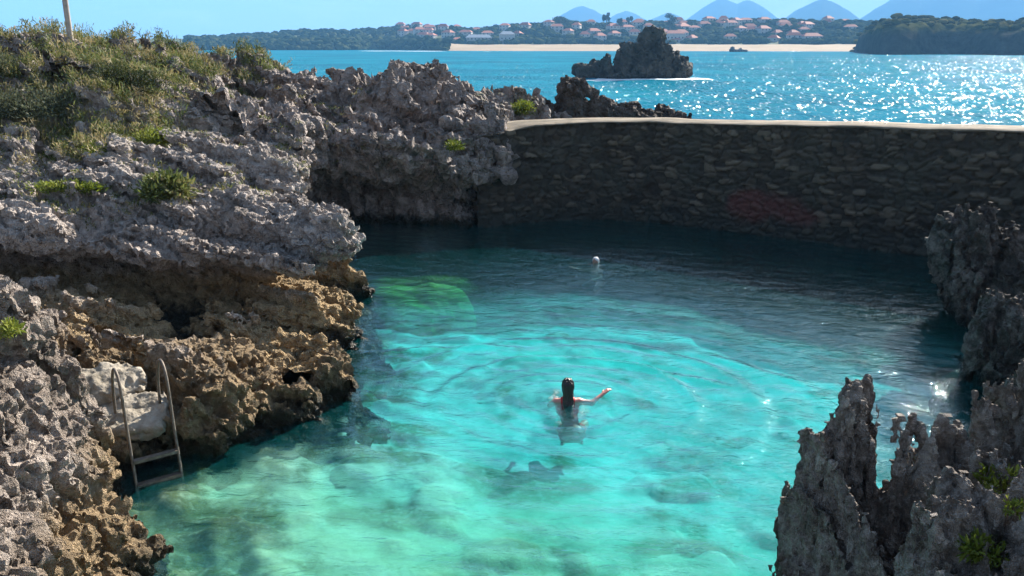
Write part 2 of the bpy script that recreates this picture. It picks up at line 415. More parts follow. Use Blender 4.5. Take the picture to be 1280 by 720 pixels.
terrain('headland', (-29, 22.4, -2.4), (9, 60, 6.4), 0.10, M_far, lambda p: karst(p, .85, 1.4, seed=9, lw=.28, f2w=.12, grain=((.35, -.2, -.9), .45)), lambda p: karst_fine(p, 1.8, 1.8, 9, grain=((.35, -.2, -.9), .45)))

def bvh_of(v, q): return BVHTree.FromPolygons([tuple(x) for x in v.tolist()], q.tolist())
BV = [bvh_of(v, q) for v, q in ROCKS]
def drop(x, y, zmax=9.0):
    best = None
    for b in BV:
        h = b.ray_cast(Vector((x, y, zmax)), Vector((0, 0, -1)))
        if h[0] is not None and (best is None or h[0].z > best[0].z): best = (h[0], h[1])
    return best

# ------------------------------------------------------------------ separate rocks
def rock_thing(name, label, cat, cones, h, mat, noise, fine, k=0.1, group=None, band=0.6, floor=-1.0):
    A = np.array([c[0] for c in cones] + [c[1] for c in cones]); rm = max(max(c[2], c[3]) * max((c[4] if len(c) > 4 else (1, 1, 1))) for c in cones) + band * 0.6
    lo = A.min(0) - rm; hi = A.max(0) + rm; lo[2] = max(lo[2], floor)
    def fn(X, Y, Z):
        f = None
        for c in cones:
            g = cone(X, Y, Z, *c); f = g if f is None else smin(f, g, k)
        return smax(f, floor + 2 * h - Z, 0.02)
    v, q = sdf_mesh(fn, lo, hi, h, noise, band, fine)
    base = np.array([A[:, 0].mean(), A[:, 1].mean(), 0.0])
    o = tag(link(name, mesh_np(name, v - base, q, mat, mat.name == 'green_weed'), None, tuple(base)), label, cat, group)
    ROCKS.append((v, q)); return o
flute = (1, 1, 0.32)
nz = lambda s, a=1.0, st=flute, seed=0: (lambda p: karst(p, a, s, st, seed))
bl = lambda s, a=1.0, st=flute, seed=0: (lambda p: karst(p, a, s, st, seed, None, (.9, .38, .16), .52, .55, .2, .14))
fz = lambda s, a=1.0, seed=0: (lambda p: karst_fine(p, a, s, seed, (1, 1, 0.5)))
rock_thing('rock_pinnacle', 'tallest grey pinnacle with a blunt tip, rising beside the pool', 'rock',
  [((2.86,7.1,-.8),(2.92,7.05,2.02),.62,.19,(.85,1,1)), ((2.74,6.95,.9),(2.80,7.0,1.62),.3,.24), ((2.68,6.85,-.8),(2.70,6.85,1.15),.46,.27), ((2.5,6.7,-.8),(2.56,6.75,.62),.42,.24),
   ((3.13,6.98,-.8),(3.11,6.95,1.70),.40,.15), ((3.30,6.92,-.8),(3.28,6.9,1.80),.36,.15), ((3.44,6.88,-.8),(3.42,6.85,1.50),.34,.13), ((2.5,6.3,-.9),(2.65,6.45,.45),.46,.2), ((3.2,6.4,-.9),(3.15,6.5,.72),.42,.2), ((2.9,6.35,-.9),(2.92,6.45,.95),.34,.12)],
  0.022, M_right, bl(.42, .72, (1.2, 1.2, .2), seed=21), fz(.6, 1.0, 21), 0.03, band=0.4, floor=-.9)
rock_thing('rock_outcrop', 'pale grey rounded outcrop in the lower right corner, before the tall pinnacle', 'rock',
  [((3.35,5.7,-.5),(3.24,5.85,1.55),.5,.22), ((2.95,5.4,-.5),(3.0,5.5,1.0),.4,.15), ((3.0,5.0,-.5),(3.1,5.2,1.1),.5,.25), ((3.6,5.2,-.5),(3.6,5.4,1.5),.5,.3)],
  0.024, M_right, bl(.45, .75, (1.1, 1.1, .24), seed=23), fz(.6, 1.0, 23), 0.08, band=0.45, floor=-.6)
rock_thing('rock_outcrop', 'tall grey slab outcrop at the right edge with yellow green plants in its cracks', 'rock',
  [((4.6,7.5,-.8),(4.66,7.5,2.12),.54,.24), ((4.25,7.2,-.8),(4.26,7.2,1.85),.44,.17), ((3.95,7.05,-.8),(3.95,7.0,1.62),.36,.13), ((4.1,6.3,-.8),(4.05,6.4,1.7),.5,.25), ((5.4,7.6,-.8),(5.4,7.6,2.2),.8,.4), ((4.8,6.2,-.8),(4.8,6.3,1.9),.7,.35)],
  0.026, M_right, bl(.45, .8, (1.1, 1.1, .22), seed=25), fz(.6, 1.0, 25), 0.08, band=0.45, floor=-.9)
rock_thing('boulder', 'small dark brown boulder wedged between the tall pinnacle and the slab outcrop', 'rock',
  [((4.0,7.75,-.6),(3.95,7.65,1.05),.42,.2)], 0.026, M_dark, nz(.45, .7, seed=27), fz(.6, 1.0, 27), 0.08, band=0.4, floor=-.7)
rock_thing('rock_outcrop', 'dark outcrop with a pale jagged top overhanging the shaded water by the stone wall', 'rock',
  [((9.3,15.2,-1.2),(8.10,16.3,1.15),.40,.24), ((9.3,15.2,-1.2),(8.42,16.2,1.45),.45,.24), ((9.4,15.2,-1.2),(8.80,16.1,1.52),.5,.24), ((9.6,15.2,-1.2),(9.2,16.0,1.38),.55,.26), ((9.9,15.2,-1.2),(9.7,15.9,1.35),.6,.28), ((10.5,15.4,-1.2),(10.4,15.8,1.5),.8,.4), ((8.9,14.9,-1.2),(8.85,15.2,.7),.45,.3), ((11.5,15.6,-1),(11.3,15.6,1.2),1.1,.8), ((12.3,17.5,-1),(12.3,17.5,1.6),1.6,1.0)],
  0.045, M_rdark, bl(.7, .85, (1.1, 1.1, .22), seed=29), fz(1.0, 1.5, 29), 0.05, band=0.6, floor=-2.0)
rock_thing('rock_outcrop', 'brown rounded outcrop at the right edge below the overhanging dark one', 'rock',
  [((7.7,12.6,-1),(7.5,12.6,.75),.7,.4), ((8.4,12.0,-1),(8.3,12.0,1.1),1.0,.5), ((7.9,13.4,-1),(7.9,13.4,.5),.6,.4), ((9.2,13.2,-1),(9.2,13.2,1.0),1.0,.6), ((7.3,10.8,-1),(7.2,10.8,.9),.8,.45), ((6.3,9.3,-1),(6.2,9.3,.9),.7,.35), ((5.6,8.6,-1),(5.5,8.6,1.25),.7,.3), ((7.3,9.2,-1),(7.3,9.2,1.6),1.0,.5)],
  0.04, M_rdark, bl(.7, .85, (1, 1, .3), seed=31), fz(.9, 1.1, 31), 0.12, band=0.6, floor=-2.0)
rock_thing('rock_outcrop', 'dark brown outcrop behind the left end of the stone wall, sloping towards the sea', 'rock',
  [((.9,32,-1),(1.1,32,2.55),1.2,.5), ((1.9,33,-1),(2.15,32.6,3.35),1.4,.45), ((2.9,33,-1),(3.0,32.8,2.6),1.3,.5), ((3.5,33,-1),(3.5,33,2.35),1.4,.6), ((2.5,33,-1),(2.5,33,2.5),1.4,.6), ((4.2,33,-1),(4.2,33,2.4),1.4,.5), ((5.0,33.1,-1),(4.9,33.1,2.25),1.3,.5), ((5.6,33.2,-1),(5.6,33.2,2.15),1.2,.5), ((6.2,33.3,-1),(6.2,33.3,2.0),1.1,.45), ((6.8,33.5,-1),(6.6,33.4,1.75),1.0,.4)],
  0.085, M_dark, nz(.9, .45, (1, 1, .6), seed=33), fz(1.6, 1.2, 33), 0.6, band=0.9, floor=-1.2)
rock_thing('sea_stack', 'dark craggy islet standing alone in the bay with surf at its foot', 'islet',
  [((22,145,-3),(23.6,146,5.6),5.5,2.0), ((20,146,-3),(21,146,5.2),5.5,2.0), ((17,145,-3),(18.4,145,4.2),5.0,1.9), ((14.5,145,-3),(15.5,145,2.5),4.5,1.8), ((11.5,144,-3),(12,144.5,-.2),4.0,2.0), ((26.3,144.5,-3),(26,145,.8),3.0,2.0), ((24,146,-3),(24.3,146,3.4),3.5,1.6)],
  0.40, M_stack, nz(3.6, 0.75, (1, 1, .8), seed=35), fz(6.0, 1.2, 35), 1.2, band=3.5, floor=-3.2)
rock_thing('sea_rock', 'tiny low dark rock in the water just off the far beach', 'rock',
  [((166,690,-1),(166,690,.3),3.5,2.2), ((171,690,-1),(172,690,.1),3.5,2.2),((176,690,-1),(177,690,.9),3.5,2.4)], 0.6, M_stack, nz(5.0, .8, (1, 1, 1), seed=37), None, 1.0, band=3.5, floor=-1.5)

# ------------------------------------------------------------------ pool bed and pool water
wallP = np.array([(-1.0,24.9),(-0.4,25.1),(0.6,25.7),(2,26.1),(3.2,25.95),(5,24.9),(7.7,23.1),(10,21.3),(12.1,19.8),(18,15.6),(24,11.3)])
bed_H = tps([(-2.2,8,-.50),(0,8,-.62),(0,10,-.70),(0,12.5,-.90),(1,16,-.85),(3,9,-.8),(4.5,11,-.95),(6,14,-1.0),(0,22,-1.3),(5,20,-1.2),(8,17,-1.25),(-3,10.8,-.35),(-3,9.5,-.4),(-2,12,-.65),(-2,15,-.8),(-1.5,5,-.5),(2,5,-.8),(-3.5,22,-1.2),(-4,26,-1.2),(3,26.5,-1.6),(12,19,-1.5),(8.5,11,-1.0),(5,8,-1.0),(-6,10,-.2),(-8,16,-.5),(12,12,-1)])
gx = np.arange(-9, 14.01, .06); gy = np.arange(3, 28.6, .06)
GX, GY = np.meshgrid(gx, gy, indexing='ij'); p2 = np.stack([GX.ravel(), GY.ravel(), 0 * GX.ravel()], 1)
da = polyA(GX, GY).ravel(); dN = polyN(GX, GY).ravel()
dshore = np.minimum(da, dN)
near = sstep(2.2, 0.2, dshore)
zb = bed_H(GX, GY).ravel() + .10 * fbm(p2 / 1.7, 4, 51) + near * (.32 * (worley(p2 / .8, 52)[0] - .45) + .12 * fbm(p2 / .3, 3, 54))
deep_shade = sstep(6.3, 4.2, (np.interp(GX, wallP[:, 0], wallP[:, 1]) - GY).ravel() * .83 + .8 * fbm(p2 / 1.5, 3, 58))  # lower weedy bed by the wall; its colour also carries the wall's shadow
zb = zb - .25 * deep_shade + .12 * sstep(.56, .7, fbm(p2 / 1.1 + 5, 3, 57) * .5 + .5) 
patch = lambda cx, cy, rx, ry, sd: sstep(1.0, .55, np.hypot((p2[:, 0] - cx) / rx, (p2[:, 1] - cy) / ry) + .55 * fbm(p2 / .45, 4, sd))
shadow_cover = np.maximum.reduce([patch(.15, 10.85, 1.25, .55, 151), patch(-1.5, 9.6, .8, .35, 153), patch(1.9, 9.3, .9, .3, 155), patch(2.6, 10.9, .7, .3, 157), patch(-.4, 8.3, .8, .25, 159)])  # dark patches added so the swimmer's shadow blends in; first lies over it
weed_and_shade = np.maximum(np.maximum(.4 * sstep(.48, .75, fbm(p2 / 1.3 + 3, 5, 55, .6) * .5 + .5), sstep(.6, .8, fbm(p2 / .7 + 3, 4, 56) * .5 + .5 + .34 * near)), np.maximum(deep_shade, 0.85 * shadow_cover))  # weed blotches, plus the wall's shade band and the shadow-covering patches
def bed_mat():
    m, nt = newmat('pool_bed_sand'); b = NB(nt)
    pos = b.n('ShaderNodeNewGeometry').outputs['Position']
    w = b.n('ShaderNodeAttribute', attribute_name='weed_and_shade').outputs['Fac']
    n1 = b.noise(pos, 2.2, 6, .65, .5); n2 = b.noise(pos, 9, 5, .6)
    at = lambda k: b.n('ShaderNodeAttribute', attribute_name=k).outputs['Fac']
    sand = b.mix(at('film'), b.ramp(n1, [(.3, (.60, .60, .50)), (.7, (.86, .85, .76))]), b.ramp(n1, [(.3, (.50, .49, .27)), (.7, (.82, .80, .54))]))
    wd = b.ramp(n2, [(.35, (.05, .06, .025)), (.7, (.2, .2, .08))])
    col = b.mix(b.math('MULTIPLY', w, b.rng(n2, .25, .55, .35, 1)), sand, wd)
    col = b.mix(at('deep_shade'), col, b.mix(n2, (.012, .03, .012), (.04, .10, .035)))
    b.out(b.principled(col, .9, b.bump(n2, .4, .05), .1)); return m
tag(link('pool_bed', mesh_np('pool_bed', np.stack([GX.ravel(), GY.ravel(), zb], 1), grid_faces(*GX.shape), bed_mat(), True, {'weed_and_shade': weed_and_shade, 'deep_shade': deep_shade, 'film': np.clip(sstep(12.5, 7.5, GY.ravel() + .35 * GX.ravel() + 1.5 * fbm(p2 / 2.0, 3, 59)), 0, 1)})), kind='structure')

SW = np.array([0.81, 12.0])
def pool_wave(x, y):
    p = np.stack([x, y, 0 * x], 1)
    r = np.hypot(x - SW[0], (y - SW[1]))
    ang = np.arctan2(y - SW[1], x - SW[0])
    wob = .12 * vnoise(np.stack([np.cos(ang) * 1.5, np.sin(ang) * 1.5, 0 * x], 1), 61)
    rr = r + wob
    back = .45 + .55 * sstep(-1.0, .3, y - SW[1])
    h = .0085 * np.sin(rr * 2 * np.pi / .32) * np.exp(-((rr - 1.0) / .8) ** 2)
    h += back * .034 * np.exp(-((rr - 1.85) / .085) ** 2) - back * .020 * np.exp(-((rr - 2.06) / .1) ** 2)
    h += back * .024 * np.exp(-((rr - 2.75) / .10) ** 2) - back * .016 * np.exp(-((rr - 3.0) / .12) ** 2)
    h += .0060 * np.sin(rr * 2 * np.pi / .45) * np.exp(-((rr - 3.4) / 1.8) ** 2)
    for pl, am in (([(-2.5, 14.0), (-1.3, 14.3), (0.1, 14.35)], .046), ([(0.0, 13.8), (1.24, 13.65), (2.2, 13.25), (3.4, 12.5)], .060), ([(2.6, 14.4), (3.6, 13.6), (4.6, 12.4)], .026)):
        P_ = spline([(a_, b_, 0) for a_, b_ in pl], 40)[:, :2]; near_ = (x > -4) & (x < 6) & (y > 11) & (y < 16)
        d2 = ((x[near_, None] - P_[None, :, 0]) ** 2 + (y[near_, None] - P_[None, :, 1]) ** 2); k_ = d2.argmin(1); sg = np.sign(y[near_] - P_[k_, 1])
        d_ = np.sqrt(d2.min(1)) * sg; tp = np.sin(np.pi * np.clip((k_ + 1) / 41, 0, 1)) ** .5
        h[near_] += am * tp * (np.exp(-(d_ / .10) ** 2) - .6 * np.exp(-((d_ - .22) / .12) ** 2))
    w = p + .3 * np.stack([vnoise(p / 1.1, 62), vnoise(p / 1.1, 63), 0 * x], 1)
    h += .024 * fbm(w * np.array([.75, 1.0, 1]) / 1.15, 3, 64, .36) + .013 * fbm(w * np.array([.55, 1.0, 1]) / .38 + 9, 2, 66, .5)
    h += .006 * np.sin((x * .42 + y * .9) * 2 * np.pi / .55 + 3 * vnoise(p / 2.2, 68))
    return h
wx = np.arange(-6.6, 13.01, .036); wy = np.concatenate([np.arange(2.5, 16, .032), np.arange(16, 27.0, .05)])
WX, WY = np.meshgrid(wx, wy, indexing='ij')
wall_back = lambda x: np.interp(x, wallP[:, 0], wallP[:, 1]) + .45
wz = pool_wave(WX.ravel(), WY.ravel())
inside = (WY <= wall_back(WX))
top = np.stack([WX.ravel(), WY.ravel(), wz], 1)
f = grid_faces(*WX.shape); f = f[inside.ravel()[f].all(1)]
# close the volume: rim skirt down to a floor below the bed
e = np.concatenate([f[:, [0, 1]], f[:, [1, 2]], f[:, [2, 3]], f[:, [3, 0]]])
key = np.sort(e, 1); kk = key[:, 0].astype(np.int64) * len(top) + key[:, 1]
u, inv, c = np.unique(kk, return_inverse=True, return_counts=True)
rim = e[c[inv] == 1]
N0 = len(top); bot = top.copy(); bot[:, 2] = -4.0
V = np.concatenate([top, bot]); side = np.stack([rim[:, 1], rim[:, 0], rim[:, 0] + N0, rim[:, 1] + N0], 1)
F = np.concatenate([f, side, f[:, ::-1] + N0])
used = np.unique(F); mp = np.full(len(V), -1); mp[used] = np.arange(len(used))
def pool_mat():
    m, nt = newmat('pool_water'); b = NB(nt)
    pos = b.n('ShaderNodeNewGeometry').outputs['Position']
    mpn = b.n('ShaderNodeMapping', inp={'Vector': pos, 'Scale': (0.7, 1.25, 1), 'Rotation': (0, 0, .35)}).outputs[0]
    h = b.math('ADD', b.noise(mpn, 3.2, 4, .55, .9), b.math('MULTIPLY', b.noise(mpn, 9, 3, .55, .5), .4))
    nrm = b.bump(h, .85, .05)
    ci = b.math('ABSOLUTE', b.n('ShaderNodeVectorMath', operation='DOT_PRODUCT', inp={0: b.n('ShaderNodeNewGeometry').outputs['Incoming'], 1: b.bump(h, .85, .035)}).outputs['Value'])
    fr = b.math('ADD', .02, b.math('MULTIPLY', 1.7, b.math('POWER', b.math('SUBTRACT', 1, ci, clamp=True), 5)), clamp=True)
    gl = b.n('ShaderNodeBsdfGlossy', inp={'Color': (.82, .96, 1, 1), 'Roughness': .018, 'Normal': nrm}).outputs[0]
    tr = b.n('ShaderNodeBsdfTransparent', inp={'Color': (.95, 1, 1, 1)}).outputs[0]
    df = b.n('ShaderNodeBsdfDiffuse', inp={'Color': (.02, .70, .76, 1), 'Normal': nrm}).outputs[0]
    rf = b.n('ShaderNodeBsdfRefraction', inp={'Color': (.97, 1, 1, 1), 'Roughness': 0, 'IOR': 1.33, 'Normal': nrm}).outputs[0]
    tr = b.n('ShaderNodeMixShader', inp={0: .36, 1: tr, 2: rf}).outputs[0]
    body = b.n('ShaderNodeMixShader', inp={0: .03, 1: tr, 2: df}).outputs[0]
    mx = b.n('ShaderNodeMixShader', inp={0: fr, 1: body, 2: gl}).outputs[0]
    va = b.n('ShaderNodeVolumeAbsorption', inp={'Color': (.40, .945, .975, 1), 'Density': 1.3}).outputs[0]
    b.out(mx, va); return m
tag(link('pool_water', mesh_np('pool_water', V[used], mp[F], pool_mat())), kind='structure')

# green weedy boulder under the water
rock_thing('submerged_boulder', 'green weed covered boulder under the water at the edge of the wall shadow', 'rock',
  [((-2.7,19.2,-1.8),(-2.7,19.0,-1.0),1.0,.8), ((-1.7,19.4,-1.8),(-1.7,19.2,-.95),1.0,.8), ((-2.2,18.5,-1.8),(-2.2,18.4,-1.2),1.0,.8)], .06, plain_mat('green_weed', (.05, .20, .04), (.15, .42, .09), 3.5, .9, .8, .1, .1), lambda p: .12 * fbm(p / .5, 4, 71), None, k=.4, band=.4, floor=-2.4)

# ------------------------------------------------------------------ stone wall
def wall_frame():
    seg = np.linalg.norm(np.diff(wallP, axis=0), axis=1); L = np.r_[0, np.cumsum(seg)]
    s = np.arange(0, L[-1], .03)
    sp = spline(np.c_[wallP, np.zeros(len(wallP))], 1200)[:, :2]
    sl = np.r_[0, np.cumsum(np.linalg.norm(np.diff(sp, axis=0), axis=1))]
    s = np.arange(0, sl[-1], .03)
    P = np.stack([np.interp(s, sl, sp[:, 0]), np.interp(s, sl, sp[:, 1])], 1)
    T = np.gradient(P, axis=0); T /= np.linalg.norm(T, axis=1, keepdims=True)
    Nn = np.stack([T[:, 1], -T[:, 0]], 1)     # towards the pool
    return s, P, Nn
ws, wP, wN = wall_frame()
wtop = np.interp(wP[:, 0], [-2, -.4, .6, 2.8, 7.7, 12, 24], [2.4, 2.6, 2.75, 2.84, 2.98, 3.14, 3.3]) + .03 * vnoise(np.stack([ws / 2.5, 0 * ws, 0 * ws], 1), 81)
nzv = 210
tz = np.linspace(0, 1, nzv)
S2, T2 = np.meshgrid(ws, tz, indexing='ij')
zz = -4.2 + (wtop[:, None] + 4.2) * T2
q = np.stack([S2.ravel(), zz.ravel(), 0 * S2.ravel()], 1)
wq = q + .07 * np.stack([vnoise(q / .5, 82), vnoise(q / .5, 83), 0 * q[:, 0]], 1)
row = np.floor(wq[:, 1] / .165)
sz = np.stack([wq[:, 0] / (.25 + .16 * _f(_h(row.astype(np.int64), row.astype(np.int64) * 0, row.astype(np.int64) * 0, 5))) + row * 7.37, wq[:, 1] / .165, 0 * row + .5], 1)
g1, g2, gid = worley(sz, 84, .8)
edge = sstep(.02, .22, g2 - g1)
dsp = .075 * edge * (.4 + .9 * gid) + .045 * fbm(q / .10, 3, 86) + .10 * fbm(q / 2.2, 3, 88) - .02
lean = .16 * np.clip((2.8 - zz.ravel()) / 4, 0, 1)
i_s = np.repeat(np.arange(len(ws)), nzv)
off = dsp + lean
vx = wP[i_s, 0] + wN[i_s, 0] * off; vy = wP[i_s, 1] + wN[i_s, 1] * off
front = np.stack([vx, vy, zz.ravel()], 1)
back = np.concatenate([np.c_[wP - wN * 1.2, wtop], np.c_[wP - wN * 1.2, np.full(len(ws), -4.2)]])
n = len(ws); nf = len(front)
fq = grid_faces(n, nzv)
it = np.arange(n) * nzv + nzv - 1; ib = np.arange(n) + nf
topq = np.stack([it[:-1], it[1:], ib[1:], ib[:-1]], 1)
bq = np.stack([ib[:-1], ib[1:], ib[1:] + n, ib[:-1] + n], 1)
def wall_mat():
    m, nt = newmat('rubble_wall'); b = NB(nt)
    pos = b.n('ShaderNodeNewGeometry').outputs['Position']
    st = b.n('ShaderNodeAttribute', attribute_name='stone').outputs['Fac']
    jo = b.n('ShaderNodeAttribute', attribute_name='joint').outputs['Fac']
    rd = b.n('ShaderNodeAttribute', attribute_name='red').outputs['Fac']
    n1 = b.noise(pos, 1.1, 5, .65); n2 = b.noise(pos, 14, 6, .7)
    z = b.n('ShaderNodeSeparateXYZ', inp={0: pos}).outputs[2]
    col = b.ramp(st, [(0, (.024, .02, .016)), (.4, (.058, .048, .038)), (.75, (.10, .082, .062)), (1, (.20, .165, .12))])
    col = b.mix(b.rng(n1, .4, .65, 0, .6), col, (.07, .07, .055))
    col = b.mix(b.math('MULTIPLY', n2, .6), col, b.mix(.5, col, (.08, .07, .06)))
    col = b.mix(b.math('MULTIPLY', b.math('SUBTRACT', 1, jo), .6), col, (.05, .045, .04))
    col = b.mix(b.math('MULTIPLY', rd, b.rng(n2, .3, .6, .5, .9)), col, (.13, .05, .045))
    col = b.mix(b.rng(b.math('ADD', z, b.math('MULTIPLY', b.math('SUBTRACT', n1, .5), 1.0)), .1, .7, .75, 0), col, (.04, .045, .04))
    b.out(b.principled(col, .85, b.bump(n2, .6, .03), .2)); return m
red = sstep(1, .3, np.hypot((wP[i_s, 0] - 7.0) / 1.35, (zz.ravel() - .75) / .65) + .5 * fbm(q / .5, 3, 90))
nall = nf + 2 * n
def padz(a): return np.r_[a, np.full(2 * n, .5)]
base = np.array([wP[n // 2, 0], wP[n // 2, 1], 0])
wl = empty('sea_wall', tuple(base), 'long dark rubble stone wall closing off the pool from the sea, with a pale flat top', 'wall')
link('wall_body', mesh_np('wall_body', np.concatenate([front, back]) - base, np.concatenate([fq, topq, bq]), wall_mat(), True, {'stone': padz(gid), 'joint': padz(edge), 'red': np.r_[red, np.zeros(2 * n)]}), wl)
cs = np.arange(int(np.argmax(wP[:, 0] > -.15)), n, 2); fo = .08 + .03 * vnoise(np.stack([ws[cs] / .13, 0 * cs, 0 * cs], 1), 93) + .05 * vnoise(np.stack([ws[cs] / .6, 0 * cs, 0 * cs], 1), 91); jz = .02 * vnoise(np.stack([ws[cs] / .9, 0 * cs, 0 * cs], 1), 92)
prof = []
for o_, dz in ((fo, .004), (fo + .012, .02), (fo - .015, .04), (-.3 + 0 * fo, .055), (-.9 + 0 * fo, .055), (-1.24 + 0 * fo, .06), (-1.24 + 0 * fo, -.1), (-.6 + 0 * fo, .004)):
    prof.append(np.c_[wP[cs] + wN[cs] * np.asarray(o_)[:, None], wtop[cs] + dz + (jz if dz > .019 else 0)])
prof = np.stack(prof, 1); m_ = prof.shape[1]; cv = prof.reshape(-1, 3)
cf = np.array([[a * m_ + b_, a * m_ + (b_ + 1) % m_, (a + 1) * m_ + (b_ + 1) % m_, (a + 1) * m_ + b_] for a in range(len(cs) - 1) for b_ in range(m_)])
link('coping', mesh_np('coping', cv - base, cf, plain_mat('worn_concrete', (.10, .085, .062), (.30, .25, .19), 1.6, .9, .8, .2, .03), True), wl)

# ------------------------------------------------------------------ sea
az = np.radians(np.linspace(-50, 62, 700)); dd = np.concatenate([np.geomspace(14, 160, 420), np.geomspace(161, 9000, 160)])
A2, D2 = np.meshgrid(az, dd, indexing='ij'); sx = (D2 * np.sin(A2)).ravel(); sy = (D2 * np.cos(A2)).ravel(); p = np.stack([sx, sy, 0 * sx], 1)
amp = np.clip(sstep(14, 45, D2.ravel()), .2, 1)
w = p + 1.2 * np.stack([vnoise(p / 5, 101), vnoise(p / 5, 102), 0 * sx], 1)
fade = sstep(700, 150, D2.ravel())
sz_ = amp * fade * (.34 * fbm(w * np.array([.55, 1, 1]) / 6.5, 3, 103, .5) + .12 * fbm(w * np.array([.7, 1, 1]) / 1.7, 2, 106)) - .12
foam = np.zeros(len(sx))
for cx, cy, rx, ry in ((20, 138, 16, 4.5), (11, 56, 13, 9), (7.5, 37, 5, 3.5), (29, 142, 4, 5)):
    foam = np.maximum(foam, sstep(1.0, .35, np.hypot((sx - cx) / rx, (sy - cy) / ry)))
for az0, d0 in ((-14.0, 980), (-5.5, 775), (-8, 800)):
    foam = np.maximum(foam, sstep(1, .3, np.hypot((np.degrees(A2.ravel()) - az0) / 2.6, (D2.ravel() - d0) / 40)))
keep = (sy > np.interp(sx, wallP[:, 0], wallP[:, 1]) + .75) & ~((sx > -3) & (sx < .5) & (sy < 26))
f = grid_faces(*A2.shape); f = f[keep[f].all(1)][:, ::-1]
used = np.unique(f); mp = np.full(len(sx), -1); mp[used] = np.arange(len(used))
def sea_mat():
    m, nt = newmat('sea_water'); b = NB(nt)
    pos = b.n('ShaderNodeNewGeometry').outputs['Position']
    fo = b.n('ShaderNodeAttribute', attribute_name='foam').outputs['Fac']
    n0 = b.noise(pos, .03, 4, .6); 
    mpn = b.n('ShaderNodeMapping', inp={'Vector': pos, 'Scale': (1.0, .42, 1)}).outputs[0]
    n1 = b.noise(mpn, .5, 2, .5, .5); n2 = b.noise(mpn, 1.9, 2, .5, .3); nf_ = b.noise(mpn, .9, 6, .7, .6)
    col = b.ramp(n0, [(.35, (.001, .12, .19)), (.65, (.003, .195, .28))])
    fm = b.rng(b.math('ADD', fo, b.math('MULTIPLY', b.math('SUBTRACT', nf_, .5), 1.6)), .55, .8)
    col = b.mix(fm, col, (.7, .74, .76))
    h = b.math('ADD', b.math('MULTIPLY', n1, 1.0), b.math('MULTIPLY', n2, .50))
    nrm = b.bump(h, 1.0, 1.12)
    fr = b.math('MULTIPLY', b.n('ShaderNodeFresnel', inp={'IOR': 1.33, 'Normal': nrm}).outputs[0], .14)
    df = b.n('ShaderNodeBsdfDiffuse', inp={'Color': col, 'Normal': b.bump(h, .5, .5)}).outputs[0]
    gl = b.n('ShaderNodeBsdfGlossy', inp={'Color': (1, 1, 1, 1), 'Roughness': b.math('ADD', .11, b.math('MULTIPLY', fm, .5)), 'Normal': nrm}).outputs[0]
    b.out(b.n('ShaderNodeMixShader', inp={0: fr, 1: df, 2: gl}).outputs[0]); return m
tag(link('sea_water', mesh_np('sea_water', np.stack([sx, sy, sz_], 1)[used], mp[f], sea_mat(), True, {'foam': foam[used]})), kind='structure')

# ------------------------------------------------------------------ far shore, hills
def pxa(x): return math.degrees(math.atan((x - 640) / 1108 * 1.0))   # bearing in degrees of a feature noted while surveying the photo
AZ = lambda *xs: [pxa(x) for x in xs]
crest_a = AZ(-200, 270, 330, 390, 430, 470, 530, 600, 660, 700, 760, 850, 960, 1060, 1300, 1500)
crest_h = [10, 10, 14, 20, 18, 22, 25, 23, 27, 33, 29, 29, 30, 29, 26, 24]
coast_a = AZ(-200, 300, 430, 450, 470, 520, 560, 640, 1500); coast_d = [1000, 960, 940, 960, 990, 930, 830, 800, 790]
fa = np.radians(np.linspace(-42, 45, 420)); ft = np.linspace(0, 1, 90)
FA, FT = np.meshgrid(fa, ft, indexing='ij'); ad = np.degrees(FA)
d0 = np.interp(ad, coast_a, coast_d); fd = d0 - 15 + 520 * FT ** 1.2
hh = np.interp(ad, crest_a, crest_h)
fx, fy = fd * np.sin(FA), fd * np.cos(FA); pp = np.stack([fx.ravel(), fy.ravel(), 0 * fx.ravel()], 1)
dist = (fd - d0).ravel(); sandy = sstep(AZ(520)[0], AZ(590)[0], ad).ravel()
sand_z = np.interp(dist, [-15, 0, 45, 75, 100], [-1, .2, 3.4, 4.8, 5.0]); rock_z = np.interp(dist, [-15, 0, 12, 40, 100], [-2, .2, 5, 7, 9])
fz_ = sand_z * sandy + rock_z * (1 - sandy) + (hh.ravel() - 7) * sstep(70, 330, dist) * (1 + .2 * fbm(pp / 90, 3, 111)) + 1.2 * fbm(pp / 25, 3, 112) * sstep(60, 140, dist)
fz_ *= np.where(FT.ravel() > .97, 0, 1)
def shore_mat():
    m, nt = newmat('far_shore'); b = NB(nt)
    pos = b.n('ShaderNodeNewGeometry').outputs['Position']
    s = b.n('ShaderNodeAttribute', attribute_name='sand').outputs['Fac']
    n1 = b.noise(pos, .03, 5, .65); n2 = b.noise(pos, .12, 5, .65)
    col = b.ramp(n2, [(.3, (.04, .05, .025)), (.5, (.09, .11, .045)), (.7, (.17, .16, .09))])
    col = b.mix(b.rng(b.math('ADD', s, b.math('MULTIPLY', b.math('SUBTRACT', n2, .5), .8)), .4, .6), col, b.ramp(n1, [(.3, (.34, .255, .16)), (.7, (.43, .33, .22))]))
    b.out(b.principled(col, .9, None, .1)); return m
sandf = sandy * sstep(105, 78, dist)
tag(link('far_shore', mesh_np('far_shore', np.stack([fx.ravel(), fy.ravel(), fz_], 1), grid_faces(*FA.shape)[:, ::-1], shore_mat(), True, {'sand': sandf})), kind='structure')
def shore_z(x, y):
    a = math.degrees(math.atan2(x, y)); d = math.hypot(x, y)
    i = int(round((a + 42) / 87 * 419)); c = np.interp(a, coast_a, coast_d)
    t = max(0, (d - c + 15) / 520) ** (1 / 1.2); j = int(round(t * 89))
    return float(fz_.reshape(FA.shape)[min(max(i, 0), 419), min(j, 89)])
